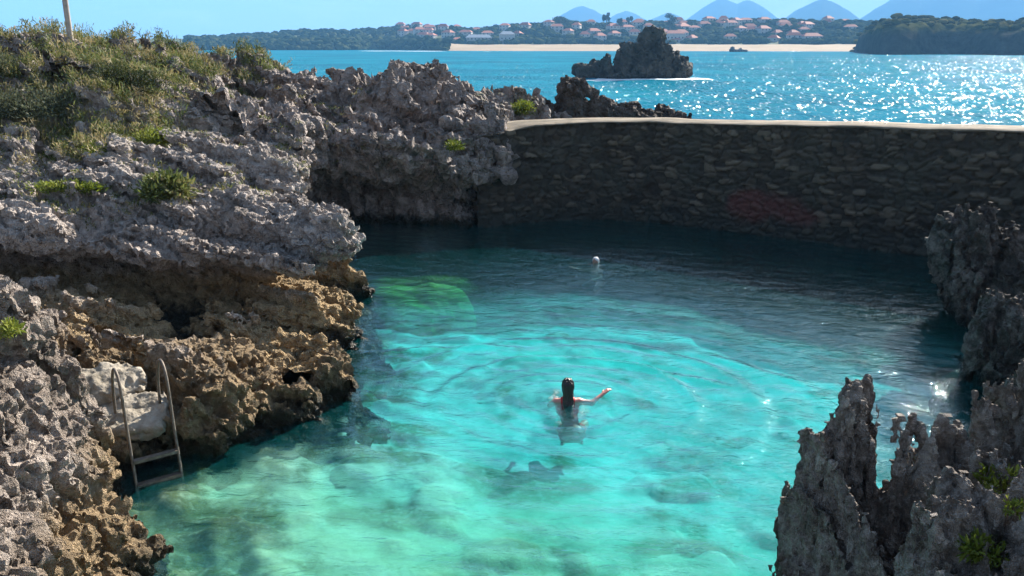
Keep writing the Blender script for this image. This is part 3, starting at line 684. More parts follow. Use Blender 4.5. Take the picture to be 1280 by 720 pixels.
# woodland on the far shore: clumpy crowns as one mass
def blob_mesh(cs, seed):
    import itertools
    ico_v = []; t = (1 + 5 ** .5) / 2
    for a in (-1, 1):
        for b_ in (-t, t): ico_v += [(a, b_, 0), (0, a, b_), (b_, 0, a)]
    ico_v = np.array(ico_v) / np.linalg.norm(ico_v[0])
    ico_f = [c for c in itertools.combinations(range(12), 3) if all(np.linalg.norm(ico_v[c[i]] - ico_v[c[(i + 1) % 3]]) < 1.1 for i in range(3))]
    ico_f = [c if np.dot(np.cross(ico_v[c[1]] - ico_v[c[0]], ico_v[c[2]] - ico_v[c[0]]), ico_v[c[0]]) > 0 else c[::-1] for c in ico_f]
    vs = list(ico_v); fs = []; cache = {}
    def mid(i, j):
        k = (min(i, j), max(i, j))
        if k not in cache: x = vs[i] + vs[j]; vs.append(x / np.linalg.norm(x)); cache[k] = len(vs) - 1
        return cache[k]
    for a, b_, c in ico_f:
        x, y, z = mid(a, b_), mid(b_, c), mid(c, a); fs += [(a, x, z), (b_, y, x), (c, z, y), (x, y, z)]
    vs = np.array(vs); fs = np.array(fs); V_, F_, T_ = [], [], []
    for k, (c, s) in enumerate(cs):
        p = vs * np.array(s) + c; nrm = vs
        p = p + nrm * (min(s) * .38 * vnoise(p / (min(s) * .45), seed))[:, None]
        V_.append(p); F_.append(fs + k * len(vs)); T_.append(np.full(len(vs), rng.random()))
    return np.concatenate(V_), np.concatenate(F_), np.concatenate(T_)
M_wood = leaf_mat('far_woodland', [(0, (.020, .034, .018)), (.5, (.045, .065, .028)), (1, (.09, .10, .045))], 0, .1)
# mountains
def mountain(name, bumps, d, mat):
    a0 = min(b_[0] - 2.2 * b_[2] for b_ in bumps); a1 = max(b_[0] + 2.2 * b_[2] for b_ in bumps)
    ma = np.radians(np.linspace(pxa(a0), pxa(a1), 220)); mt = np.linspace(-1, 1, 40)
    MA, MT = np.meshgrid(ma, mt, indexing='ij'); md = d + 1100 * MT; X, Y = md * np.sin(MA), md * np.cos(MA)
    px = 640 + 1108 * np.tan(MA); h = np.zeros(px.shape)
    for c, pk, w_ in bumps: h = np.maximum(h, pk * np.clip(1 - (np.abs(px - c) / (2.0 * w_)) ** 1.45, 0, 1))
    h = h / 1108 * d * np.clip(1 - np.abs(MT) ** 1.5, 0, 1)
    pp = np.stack([X.ravel(), Y.ravel(), 0 * X.ravel()], 1)
    h = h.ravel() * (1 + .16 * fbm(pp / 700, 5, 131)) + 24 * fbm(pp / 230, 4, 133) * np.clip(h.ravel() / 150, 0, 1) - 4
    return tag(link(name, mesh_np(name, np.stack([X.ravel(), Y.ravel(), h], 1), grid_faces(*MA.shape)[:, ::-1], mat)), kind='structure')
M_mtn = plain_mat('mountain_slopes', (.018, .026, .02), (.045, .05, .035), .004, 1.0, .3, 0)
mountain('mountains', [(722, 47, 36), (775, 40, 30), (830, 36, 34), (888, 52, 38), (922, 49, 36)], 6000, M_mtn)
mountain('mountains', [(1010, 48, 40)], 5200, M_mtn)
mountain('mountains', [(1110, 56, 44), (1160, 62, 50), (1230, 60, 60), (1330, 66, 70), (1470, 55, 80)], 5600, M_mtn)
# right cliff headland
def cliff_fn():
    xs = np.linspace(pxa(1053), pxa(1460), 240); t = np.linspace(0, 1, 60)
    CA, CT = np.meshgrid(np.radians(xs), t, indexing='ij'); d0 = 545 + 14 * np.sin(CA * 60) + 120 * sstep(pxa(1085), pxa(1053), np.degrees(CA))
    d = d0 + 160 * CT; X, Y = d * np.sin(CA), d * np.cos(CA)
    pp = np.stack([X.ravel(), Y.ravel(), 0 * X.ravel()], 1)
    top = np.interp(np.degrees(CA).ravel(), AZ(1053, 1058, 1075, 1100, 1130, 1180, 1215, 1240, 1280, 1460), [0, 13, 17, 20.5, 21, 20, 18, 16.5, 20.5, 24])
    prof = np.interp(CT.ravel(), [0, .02, .05, .09, .16, .5, .8, 1], [-.15, .0, .35, .62, .8, 1, .8, -.2])
    h = top * prof + (1.6 * fbm(pp / 12, 4, 141) + 1.2 * fbm(pp / 4, 2, 143)) * sstep(0, .06, CT.ravel())
    rough = 5 * fbm(np.stack([X.ravel() / 14, Y.ravel() / 14, h / 8], 1), 4, 145)
    return np.stack([X.ravel() + rough * .3, Y.ravel() + rough, h], 1), grid_faces(*CA.shape)[:, ::-1]
def cliff_mat():
    m, nt = newmat('cliff_headland'); b = NB(nt)
    g = b.n('ShaderNodeNewGeometry'); pos = g.outputs['Position']; up = b.n('ShaderNodeSeparateXYZ', inp={0: g.outputs['Normal']}).outputs[2]
    n1 = b.noise(pos, .15, 6, .7); z = b.n('ShaderNodeSeparateXYZ', inp={0: pos}).outputs[2]
    rock = b.ramp(n1, [(.3, (.03, .03, .024)), (.7, (.085, .08, .065))]); gr = b.ramp(n1, [(.35, (.03, .04, .014)), (.65, (.10, .10, .04))])
    b.out(b.principled(b.mix(b.rng(z, 9, 15), rock, gr), .9, b.bump(n1, .8, 2.0), 0)); return m
cv_, cf_ = cliff_fn()
tag(link('cliff', mesh_np('cliff', cv_, cf_, cliff_mat())), kind='structure')
cs = []
for k in range(260):
    i = rng.integers(0, 240); j = rng.integers(8, 36); c = cv_[i * 60 + j]; s = rng.uniform(.8, 2.0)
    cs.append((c + np.array([0, 0, s * .3]), (s * 1.8, s * 1.5, s * .8)))
v, fcs, tt = blob_mesh(cs, 151)
tag(link('clifftop_scrub', mesh_np('clifftop_scrub', v, fcs, leaf_mat('clifftop_scrub', [(0, (.035, .04, .018)), (.6, (.09, .09, .03)), (1, (.20, .17, .06))], 0, .1), False, {'tint': tt})), 'brownish green scrub covering the top of the far right cliff', 'scrub', kind='stuff')

# far trees that stand out
M_bark = plain_mat('bark', (.06, .045, .035), (.14, .11, .08), 6)
def crown_mesh(name, rx, ry, rz, z0, n, ls, mat, seed, lumps=7):
    r = np.random.default_rng(seed)
    c = r.normal(size=(lumps, 3)); c /= np.linalg.norm(c, axis=1, keepdims=True); c *= r.uniform(.3, .75, (lumps, 1))
    k = r.integers(0, lumps, n); dirs = r.normal(size=(n, 3)); dirs /= np.linalg.norm(dirs, axis=1, keepdims=True)
    P = (c[k] + dirs * (r.uniform(.25, .5, (n, 1)) * r.uniform(.6, 1, (n, 1)))) * np.array([rx, ry, rz]) + np.array([0, 0, z0])
    a = r.normal(size=(n, 3)); a /= np.linalg.norm(a, axis=1, keepdims=True); b_ = np.cross(a, r.normal(size=(n, 3))); b_ /= np.linalg.norm(b_, axis=1, keepdims=True)
    s = ls * r.uniform(.6, 1.3, (n, 1))
    V_ = np.stack([P - a * s, P + b_ * s * .45, P + a * s, P - b_ * s * .45], 1).reshape(-1, 3)
    t = np.clip(np.repeat(r.uniform(0, 1, lumps)[k] * .5 + r.uniform(0, .5, n), 4), 0, 1)
    return mesh_np(name, V_, np.arange(n * 4).reshape(n, 4), mat, False, {'tint': t})
def far_tree(px, d, hgt, rad, label, seed):
    a = math.radians(pxa(px)); x, y = d * math.sin(a), d * math.cos(a); zb_ = shore_z(x, y) - .5
    t = empty('tree', (x, y, zb_), label, 'tree')
    v, f_ = tube(spline([(0, 0, 0), (.2, 0, hgt * .4), (-.1, 0, hgt * .8)], 6), np.linspace(.7, .3, 6), 6)
    link('trunk', mesh_np('trunk', v, f_, M_bark), t)
    link('crown', crown_mesh('crown', rad, rad, hgt * .33, hgt * .72, 900, .9, M_wood, seed), t)
far_tree(753, 1060, 17, 5.5, 'narrow dark tree on the far hill, left of the islet peak', 1)
far_tree(770, 1040, 15, 4.5, 'thin tree on the far skyline directly left of the islet', 2)
far_tree(780, 1065, 16, 4, 'spindly tree on the far skyline almost touching the islet', 3)
far_tree(829, 1000, 21, 9, 'broad dark tree towering over the village right behind the islet top', 4)
far_tree(698, 1060, 14, 12, 'wide round tree on the hilltop below the leftmost mountain', 5)

# village houses
M_plaster = plain_mat('white_plaster', (.42, .39, .36), (.60, .57, .53), .8, .8)
M_tile = plain_mat('red_tiles', (.36, .12, .075), (.50, .18, .11), .9, .8)
M_slate = plain_mat('grey_blue_roof', (.25, .28, .32), (.38, .42, .47), .9, .7)
M_glass = plain_mat('dark_glazing', (.03, .035, .045), (.06, .07, .08), 1, .2, 0, .6)
def box_vf(x0, x1, y0, y1, z0, z1):
    v = [(x, y, z) for z in (z0, z1) for (x, y) in ((x0, y0), (x1, y0), (x1, y1), (x0, y1))]
    return v, [(0, 3, 2, 1), (4, 5, 6, 7), (0, 1, 5, 4), (1, 2, 6, 5), (2, 3, 7, 6), (3, 0, 4, 7)]
def house(x, y, w_, dp, hw, hr, rz, label, roofm, group=None):
    zb_ = min(shore_z(x, y), shore_z(x + 4, y - 4)) - .8
    t = empty('house', (x, y, zb_), label, 'house', group, rz)
    v, f_ = box_vf(-w_/2, w_/2, -dp/2, dp/2, 0, hw + .8)
    link('wall', mesh_np('wall', np.array(v), np.array(f_), M_plaster, False), t)
    e = .5; v = [(-w_/2 - e, -dp/2 - e, hw + .7), (w_/2 + e, -dp/2 - e, hw + .7), (w_/2 + e, dp/2 + e, hw + .7), (-w_/2 - e, dp/2 + e, hw + .7), (-w_/2 + dp * .3, 0, hw + hr + .8), (w_/2 - dp * .3, 0, hw + hr + .8)]
    link('roof', mesh_np('roof', np.array(v), [np.array([(0, 1, 5, 4), (2, 3, 4, 5), (3, 2, 1, 0)]), np.array([(1, 2, 5), (3, 0, 4)])], roofm, False), t)
    nw = max(2, int(w_ // 3.5)); vs, fs = [], []
    for fl in range(max(1, int(hw // 2.9))):
        for k in range(nw):
            cx = -w_/2 + (k + .5) * w_ / nw
            v, f_ = box_vf(cx - .6, cx + .6, -dp/2 - .05, -dp/2 + .1, .8 + fl * 2.9 + .9, .8 + fl * 2.9 + 2.3)
            me = mesh_np('window', np.array(v), np.array(f_), M_glass, False); link('window', me, t)
    return t
r2 = random.Random(5); hx = []
GL = 'small white house with a red tiled roof among the trees of the far village'
for k in range(900):
    if len(hx) >= 80: break
    px = r2.uniform(545, 1050) if r2.random() < .86 else r2.uniform(500, 560); a = math.radians(pxa(px)); c = np.interp(math.degrees(a), coast_a, coast_d); d = c + r2.uniform(120, 330)
    if 575 < px < 650 and d < c + 190: continue
    x, y = d * math.sin(a), d * math.cos(a)
    if any(math.hypot(x - u, y - w_) < 15 for u, w_ in hx): continue
    hx.append((x, y)); house(x, y, r2.uniform(9, 14), r2.uniform(8, 10), r2.choice([3.2, 5.9, 5.9]), r2.uniform(2.2, 3.2), r2.uniform(-.6, .6), GL, M_tile, 'red roofed houses of the far village')
for px, w_, hw, lab, rm in ((600, 26, 5.9, 'wide pale building with a blue grey roof at the left end of the far beach', M_slate), (634, 15, 8.5, 'tall pale block with blue grey roof beside the wide building by the far beach', M_slate), (835, 18, 8.6, 'large white house with a red roof right behind the islet', M_tile), (1000, 18, 5.9, 'white house with the brightest red roof far right in the village', M_tile)):
    a = math.radians(pxa(px)); d = np.interp(math.degrees(a), coast_a, coast_d) + 125; house(d * math.sin(a), d * math.cos(a), w_, 11, hw, 3, .1, lab, rm)

cs = []
for k in range(4200):
    px = rng.uniform(250, 1120); a = math.radians(pxa(px)); c = np.interp(math.degrees(a), coast_a, coast_d)
    d = c + (rng.uniform(95, 400) if px > 560 else rng.uniform(-6, 20 ** .5 if rng.random() < 0 else (45 if rng.random() < .5 else 380)))
    x, y = d * math.sin(a), d * math.cos(a); s = rng.uniform(1.7, 4.2)
    if any((x - u) ** 2 + (y - w_) ** 2 < 49 or (abs(x - u * y / w_) < 4 and 0 < w_ - y < 16) for u, w_ in hx): continue
    cs.append((np.array([x, y, shore_z(x, y) + s * .45]), (s * rng.uniform(1, 1.7), s * rng.uniform(1, 1.5), s * rng.uniform(.7, 1.05))))
v, fcs, tt = blob_mesh(cs, 121)
tag(link('woodland', mesh_np('woodland', v, fcs, M_wood, False, {'tint': tt})), 'dark green woodland and gardens covering the low hills behind the far beach', 'woodland', kind='stuff')

# ------------------------------------------------------------------ vegetation on the headland
M_scrub = leaf_mat('scrub_leaves', [(0, (.045, .055, .018)), (.3, (.105, .14, .038)), (.55, (.18, .20, .06)), (.72, (.27, .225, .10)), (1, (.40, .33, .18))])
M_dkshrub = leaf_mat('dark_shrub_leaves', [(0, (.018, .026, .010)), (.6, (.045, .058, .02)), (1, (.11, .12, .04))])
M_sagey = leaf_mat('grey_green_leaves', [(0, (.05, .06, .035)), (.6, (.11, .125, .07)), (1, (.22, .22, .13))])
M_fresh = leaf_mat('fresh_green_leaves', [(0, (.06, .09, .012)), (.5, (.16, .20, .025)), (1, (.34, .36, .07))])
def blades(P, Nn, ln, wd, spread, r, droop=.3):
    n = len(P); d = Nn + r.normal(size=(n, 3)) * spread; d /= np.linalg.norm(d, axis=1, keepdims=True)
    s = np.cross(d, r.normal(size=(n, 3))); s /= np.linalg.norm(s, axis=1, keepdims=True)
    l = (ln * r.uniform(.5, 1.3, n))[:, None]; w_ = (wd * r.uniform(.6, 1.3, n))[:, None]
    mid = P + d * l * .55; tip = P + d * l + np.array([0, 0, -1]) * l * droop * r.uniform(0, 1, (n, 1))
    V_ = np.stack([P - s * w_ * .4, P + s * w_ * .4, mid + s * w_ * .5, mid - s * w_ * .5, tip], 1)
    b0 = np.arange(n)[:, None] * 5
    return V_.reshape(-1, 3), [b0 + np.array([[0, 1, 2, 3]]), b0 + np.array([[3, 2, 4]])]
def surf_pts(fn, n, r, box):
    P, N_ = [], []; tries = 0
    while len(P) < n and tries < n * 30:
        tries += 1
        x = r.uniform(box[0], box[1]); y = r.uniform(box[2], box[3])
        if r.random() > fn(x, y): continue
        h = drop(x, y)
        if h and h[0].z > 1.2: P.append(h[0]); N_.append(h[1])
    return np.array(P), np.array(N_)
def mound(x, y):
    a = math.degrees(math.atan2(x, y))
    k = float(vnoise(np.array([[x / 1.6, y / 1.6, 0.]]), 161)[0]) + .5 * float(vnoise(np.array([[x / .6, y / .6, 0.]]), 163)[0])
    h = float(H_up(x, y)); e = (h - 2.8) / .55 - max(0, (a + 22.5) / 3)
    return max(0., min(1., .5 + e * .6 + k * .9))
rv = np.random.default_rng(3)
P, N_ = surf_pts(mound, 6000, rv, (-22, -7.5, 18.5, 31))
clump = np.repeat(np.arange(len(P)), 22); hc = rv.uniform(.12, .5, len(P)) * (.6 + .8 * (vnoise(P / 1.2, 165) * .5 + .5)); tc = np.clip(.58 + .33 * vnoise(P / 1.1, 167) + .25 * rv.normal(size=len(P)), 0, 1)
base_p = P[clump] + rv.normal(size=(len(clump), 3)) * .07 * np.array([1, 1, .3]) + np.stack([0 * clump, 0 * clump, rv.uniform(0, 1, len(clump)) * hc[clump] * .8], 1)
v, fcs = blades(base_p, np.array([0, 0, 1.0]) + 0 * base_p, .15, .020, .7, rv)
tag(link('scrub', mesh_np('scrub', v, fcs, M_scrub, False, {'tint': np.repeat(np.clip(tc[clump] + rv.normal(size=len(clump)) * .1, 0, 1), 5)})), 'olive and straw coloured scrub and dry grass covering the mound at upper left', 'scrub', kind='stuff')
# thin grass in the hollows of the rock
def hollows(x, y):
    k = float(vnoise(np.array([[x / 1.1, y / 1.1, 0.]]), 171)[0]) + .4 * float(vnoise(np.array([[x / .4, y / .4, 0.]]), 173)[0])
    return 1. if k > .32 else 0.
P, N_ = surf_pts(hollows, 2400, rv, (-12, -4.5, 16.2, 29)); ok = N_[:, 2] > .72; P = P[ok]
clump = np.repeat(np.arange(len(P)), 7)
v, fcs = blades(P[clump] + rv.normal(size=(len(clump), 3)) * .06 * np.array([1, 1, .2]), np.array([0, 0, 1.0]) + np.zeros((len(clump), 3)), .09, .02, .6, rv)
tag(link('grass', mesh_np('grass', v, fcs, M_scrub, False, {'tint': np.repeat(np.clip(.55 + .25 * rv.normal(size=len(clump)), 0, 1), 5)})), 'sparse short grass growing in hollows of the grey rock', 'grass', kind='stuff')
def shrub(x, y, rx, rz, n, ls, mat, label, seed, name='shrub', cat='shrub', z=None, spread=.9, ry=None, stem=True, sink=.1):
    if name == 'shrub': n, ls, rz = int(n * 1.8), ls * .68, rz * .85
    r = np.random.default_rng(seed); h = drop(x, y) if z is None else None; zz_ = (h[0].z if h else z) - sink
    t = empty(name, (x, y, zz_), label, cat)
    if stem:
        vs, fs, o_ = [], [[], []], 0
        for k in range(5):
            a = r.uniform(0, 6.28); e = np.array([math.cos(a) * rx * .5, math.sin(a) * rx * .5, rz * .75])
            v, f_ = tube(spline([(0, 0, 0), e * .5 + np.array([0, 0, rz * .1]), e], 6), np.linspace(.03, .01, 6) * max(.4, rz), 5)
            vs.append(v); fs[0].append(f_[0] + o_); fs[1].append(f_[1] + o_); o_ += len(v)
        link('stem', mesh_np('stem', np.concatenate(vs), [np.concatenate(fs[0]), np.concatenate(fs[1])], M_bark), t)
    L = 9; c = r.normal(size=(L, 3)); c /= np.linalg.norm(c, axis=1, keepdims=True); c *= r.uniform(.2, .7, (L, 1)); c[:, 2] = np.abs(c[:, 2]) * .9 + .15
    k = r.integers(0, L, n); dr = r.normal(size=(n, 3)); dr /= np.linalg.norm(dr, axis=1, keepdims=True)
    P = (c[k] + dr * r.uniform(.1, .5, (n, 1))) * np.array([rx, ry or rx, rz]); P[:, 2] = np.maximum(P[:, 2], 0)
    v, fcs = blades(P, dr + np.array([0, 0, .7]), ls, ls * .28, .5, r)
    link('foliage', mesh_np('foliage', v, fcs, mat, False, {'tint': np.repeat(np.clip(r.uniform(0, 1, L)[k] * .6 + r.uniform(0, .4, n), 0, 1), 5)}), t)
    return t
shrub(-12.6, 23.6, 1.15, .85, 3600, .12, M_dkshrub, 'large dark green bush crowning the left end of the mound', 201)
shrub(-13.3, 22.6, 1.3, .7, 3200, .12, M_sagey, 'grey green bush at the left edge below the dark crowning bush', 202)
shrub(-11.2, 21.0, 1.1, .8, 3200, .12, M_sagey, 'wide grey green bush in the middle of the slope at upper left', 203)
shrub(-9.3, 22.2, 1.0, .75, 3000, .11, M_dkshrub, 'dark green bush above bare rock, right of the wide grey green one', 204)
shrub(-8.2, 20.3, .8, .5, 1800, .10, M_fresh, 'bright green bush low on the slope at the edge of the grey rock', 205)
shrub(-9.9, 26.6, .9, .6, 1800, .11, M_dkshrub, 'dark rounded bush on the skyline at the right end of the mound', 206)
shrub(-12.2, 28.6, .9, .75, 1600, .11, M_dkshrub, 'flat topped dark bush on the skyline right of the pole', 207)
shrub(-10.9, 29.2, 1.0, .85, 1600, .11, M_dkshrub, 'second flat topped dark bush on the skyline, farther right of the pole', 208)
shrub(-9.0, 19.2, .6, .4, 1400, .10, M_fresh, 'small yellow green bush beside a bare rock face on the slope', 209)
shrub(-8.4, 17.0, .95, .22, 2000, .09, M_fresh, 'long mat of bright green plants lying on the pale rock at left', 210, 'plant', 'plant', None, .9, .45, False, -.06)
shrub(-6.6, 16.6, .55, .4, 1700, .14, M_scrub, 'round tuft of tall yellow green grass on the grey rock block', 211, 'grass_tuft', 'grass tuft', None, .6, None, False, -.03)
shrub(-9.1, 16.3, .25, .2, 500, .08, M_fresh, 'small green tuft at the left edge of the grey rock block', 212, 'plant', 'plant', None, .9, None, False, .03)
shrub(-12.6, 24.6, .3, 1.5, 500, .12, M_dkshrub, 'thin tall sprig sticking up above the dark bush on the mound', 213)
shrub(0.3, 30.0, .6, .35, 900, .12, M_fresh, 'yellow green cushion plant on top of the far rocks near the wall', 214, 'plant', 'plant', None, .9, None, False, .05)
shrub(-1.55, 23.95, .3, .25, 500, .09, M_fresh, 'tiny yellow green plant on the dark rock overhang left of the wall', 215, 'plant', 'plant', 2.36, .9, None, False, .05)
shrub(-4.58, 7.66, .16, .14, 300, .06, M_fresh, 'small yellow green plant on the nearest rock at the left edge', 216, 'plant', 'plant', 2.48, .9, None, False, .02)
BV += [bvh_of(v, q) for v, q in ROCKS[3:6]]
shrub(3.92, 6.44, .17, .19, 320, .07, M_fresh, 'yellow green leafy plant growing from the slab outcrop at the right edge', 217, 'plant', 'plant', 1.53, .9, None, True, -.03)
shrub(3.30, 5.54, .17, .17, 320, .07, M_fresh, 'bright green plant at the bottom right, on the pale rounded outcrop', 218, 'plant', 'plant', 1.50, .9, None, True, -.03)
shrub(3.57, 5.68, .11, .12, 150, .05, M_fresh, 'small green sprig between the two plants on the right rocks', 219, 'plant', 'plant', 1.74, .9, None, True, -.03)

# pole on the mound
h = drop(-12.55, 26.2); pz = h[0].z - .4
v, f_ = tube(spline([(0, 0, 0), (-.03, 0, 1.5), (-.02, 0, 2.6), (-.08, 0, 4.4)], 14), np.linspace(.085, .065, 14), 10)
tag(link('wooden_pole', mesh_np('wooden_pole', v, f_, plain_mat('weathered_wood', (.28, .24, .20), (.50, .45, .39), 5, .85)), None, (-12.55, 26.2, pz)), 'weathered wooden pole rising out of the scrub into the sky', 'pole')

# ------------------------------------------------------------------ concrete footings and ladder
M_conc = plain_mat('rough_pale_concrete', (.17, .145, .11), (.42, .37, .30), 5, .9, .9, .2, .06)
def slab(loc, half, label, seed, rz):
    def fn(X, Y, Z):
        qx, qy, qz = np.abs(X) - half[0], np.abs(Y) - half[1], np.abs(Z) - half[2]
        return smax(smax(qx, qy, .06), qz, .05)
    v, q = sdf_mesh(fn, (-half[0] - .1, -half[1] - .1, -half[2] - .1), (half[0] + .1, half[1] + .1, half[2] + .1), .022, lambda p: .13 * fbm(p / .25, 5, seed, .65) , .2)
    o = tag(link('concrete_slab', mesh_np('concrete_slab', v, q, M_conc), None, loc, rz), label, 'slab'); o.rotation_euler[0] = .35; return o
slab((-4.72, 10.05, .60), (.44, .32, .075), 'rough pale concrete slab the ladder stands in front of', 301, .3)
slab((-5.1, 10.5, .86), (.40, .28, .075), 'smaller pale concrete step behind the ladder slab', 302, .5)
M_steel = plain_mat('dull_steel', (.11, .09, .075), (.25, .215, .18), 18, .65, .3, .5, .004, .6)
lad = empty('pool_ladder', (-4.27, 9.66, 0), 'bent metal pool ladder with two hooped handrails going down into the water', 'ladder')
ux = np.array([.80, .60, 0]) ; uo = np.array([.60, -.80, 0])     # across the ladder, out over the water
def rail(off):
    c = ux * off
    pts = [c + uo * -.50 + np.array([0, 0, .72]), c + uo * -.47 + np.array([0, 0, 1.05]), c + uo * -.36 + np.array([0, 0, 1.30]), c + uo * -.2 + np.array([0, 0, 1.34]), c + uo * -.07 + np.array([0, 0, 1.16]), c + uo * .02 + np.array([0, 0, .6]), c + uo * .14 + np.array([0, 0, 0]), c + uo * .28 + np.array([0, 0, -.75])]
    v, f_ = tube(spline(pts, 40), .018, 10); return link('handrail', mesh_np('handrail', v, f_, M_steel), lad)
rail(-.26); rail(.26)
for zr, xo in ((.30, .08), (.02, .14), (-.28, .19)):
    c0 = uo * xo + np.array([0, 0, zr]); vs = []
    a = c0 - ux * .25; b_ = c0 + ux * .25
    v = [a - uo * .04, a + uo * .04, b_ + uo * .04, b_ - uo * .04]; v = np.array([x + np.array([0, 0, -.018]) for x in v] + [x + np.array([0, 0, .018]) for x in v])
    link('rung', mesh_np('rung', v, np.array([(0, 1, 2, 3), (7, 6, 5, 4), (0, 4, 5, 1), (1, 5, 6, 2), (2, 6, 7, 3), (3, 7, 4, 0)]), M_steel, False), lad)

# ------------------------------------------------------------------ swimmers
def skin_mat(n_, c1, c2): return plain_mat(n_, c1, c2, 5, .45, .05, .4)
def person(loc, rz, label, skin, hair_m, suit_m, long_hair=True, seed=0, vox=.0075):
    t = empty('person', loc, label, 'person', None, rz)
    def hand(wr, d, up, side):
        d = np.array(d, float); d /= np.linalg.norm(d); up = np.array(up, float); s = np.cross(d, up) * side; s /= np.linalg.norm(s); wr = np.array(wr)
        c = [(wr, wr + d * .085, .022, .026, (1, 1, 1)), (wr + s * .018, wr + d * .08 + s * .022, .018, .018), (wr - s * .018, wr + d * .075 - s * .025, .018, .016)]
        for k, (o_, l) in enumerate(((.030, .065), (.010, .075), (-.010, .07), (-.029, .055))):
            b0 = wr + d * .085 + s * o_; m_ = b0 + (d + s * o_ * 4) * l * .55 - up * .006; e = m_ + (d * .85 - up * .35 + s * o_ * 3) * l * .5
            c += [(b0, m_, .0095, .0088), (m_, e, .0088, .0075)]
        b0 = wr + d * .02 + s * .026; m_ = b0 + (d * .6 + s * .8) * .04; e = m_ + (d * .9 + s * .3) * .03
        return c + [(b0, m_, .012, .0105), (m_, e, .0105, .0085)]
    up = np.array([0, 0, 1.])
    C = [((0, 0, .03), (0, .025, .16), .062, .052), ((-.06, -.01, .035), (-.165, .02, .01), .05, .052), ((.06, -.01, .035), (.165, .03, .015), .05, .052),
         ((-.07, .01, -.09), (.07, .01, -.09), .105, .105, (1, .85, 1)), ((0, -.02, -.12), (.03, -.14, -.22), .125, .105, (1.1, .85, 1)), ((-.02, -.27, -.36), (.12, -.26, -.36), .12, .12),
         ((.03, -.14, -.22), (.05, -.25, -.34), .105, .125),
         ((.165, .03, .015), (.36, .07, -.03), .048, .037), ((.36, .07, -.03), (.54, .22, .06), .037, .025),
         ((-.165, .02, .01), (-.25, .22, -.12), .048, .037), ((-.25, .22, -.12), (-.16, .44, -.12), .037, .025),
         ((.12, -.24, -.36), (.27, .20, -.42), .095, .062), ((.27, .20, -.42), (.16, -.14, -.52), .058, .038), ((.16, -.14, -.52), (.20, -.24, -.52), .036, .024),
         ((-.02, -.24, -.36), (-.12, .22, -.45), .095, .062), ((-.12, .22, -.45), (-.06, -.12, -.55), .058, .038), ((-.06, -.12, -.55), (-.09, -.22, -.55), .036, .024)]
    C += hand((.54, .22, .06), (.6, .5, .3), (-.2, 0, 1), -1) + hand((-.16, .44, -.12), (.2, 1, -.05), (0, 0, 1), 1)
    def head(X, Y, Z):
        e = np.sqrt((X / .078) ** 2 + ((Y - .035) / .096) ** 2 + ((Z - .255) / .112) ** 2)
        f_ = (e - 1) * .085
        f_ = smin(f_, cone(X, Y, Z, (0, .07, .19), (0, .085, .175), .05, .04), .03)            # jaw
        f_ = smin(f_, cone(X, Y, Z, (0, .128, .265), (0, .146, .228), .010, .014), .015)       # nose
        for s in (-1, 1):
            f_ = smin(f_, cone(X, Y, Z, (s * .078, .03, .265), (s * .083, .02, .235), .016, .012, (.6, 1, 1)), .008)   # ears
            f_ = -smin(-f_, cone(X, Y, Z, (s * .03, .138, .262), (s * .032, .139, .262), .016, .016), .012)               # eye sockets
            f_ = smin(f_, cone(X, Y, Z, (s * .03, .118, .262), (s * .032, .118, .262), .012, .012), .004)
        return smin(f_, cone(X, Y, Z, (-.018, .126, .20), (.018, .126, .20), .009, .009), .01)                            # lips
    def fn(X, Y, Z):
        f_ = head(X, Y, Z)
        for k, c in enumerate(C):
            g = cone(X, Y, Z, *c); f_ = smin(f_, g, .05 if k < 17 and k < 7 else (.025 if k < 17 else .008))
        return f_
    v, q = sdf_mesh(fn, (-.45, -.95, -.95), (.80, .66, .40), vox)
    link('body', mesh_np('body', v, q, skin), t)
    def hair(X, Y, Z):
        cap = (np.sqrt((X / .088) ** 2 + ((Y - .018) / .100) ** 2 + ((Z - .268) / .112) ** 2) - 1) * .09
        cap = smax(cap, (Y - .06) - (Z - .25) * .55, .02)
        if long_hair:
            cap = smin(cap, cone(X, Y, Z, (0, -.05, .25), (.004, -.075, .04), .078, .075, (1, .62, 1)), .05)
            cap = smin(cap, cone(X, Y, Z, (.004, -.08, .05), (.02, -.20, -.10), .075, .055, (1, .5, 1)), .04)
        return cap
    def strands(p): return .010 * vnoise(np.stack([p[:, 0] / .013, p[:, 1] / .02, p[:, 2] / .16], 1), 401) + .006 * vnoise(p / .05, 402)
    v, q = sdf_mesh(hair, (-.13, -.31, -.24), (.13, .16, .41), .006, strands, .03)
    link('hair' if long_hair else 'swim_cap', mesh_np('hair', v, q, hair_m), t)
    if suit_m:
        def suit(X, Y, Z):
            b_ = fn(X, Y, Z) - .007
            band = np.abs(Z + .10) - .03
            strap = np.minimum(np.abs(np.sqrt((X - .085) ** 2)), np.abs(np.sqrt((X + .085) ** 2))) - .018 + 0 * Z
            strap = smax(strap, -.14 - Z, .01)
            return smax(smax(b_, smin(band, strap, .01), .004), np.abs(X) - .16, .004)
        v, q = sdf_mesh(suit, (-.2, -.2, -.2), (.2, .18, .12), .0065, None, keep=False)
        link('bikini_top', mesh_np('bikini_top', v, q, suit_m), t)
        def brief(X, Y, Z): return smax(fn(X, Y, Z) - .007, np.abs(Z + .37 + np.abs(X - .05) * .2) - .10, .005)
        v, q = sdf_mesh(brief, (-.18, -.48, -.52), (.28, -.04, -.2), .0075, None, keep=True)
        link('bikini_bottom', mesh_np('bikini_bottom', v, q, suit_m), t)
    return t
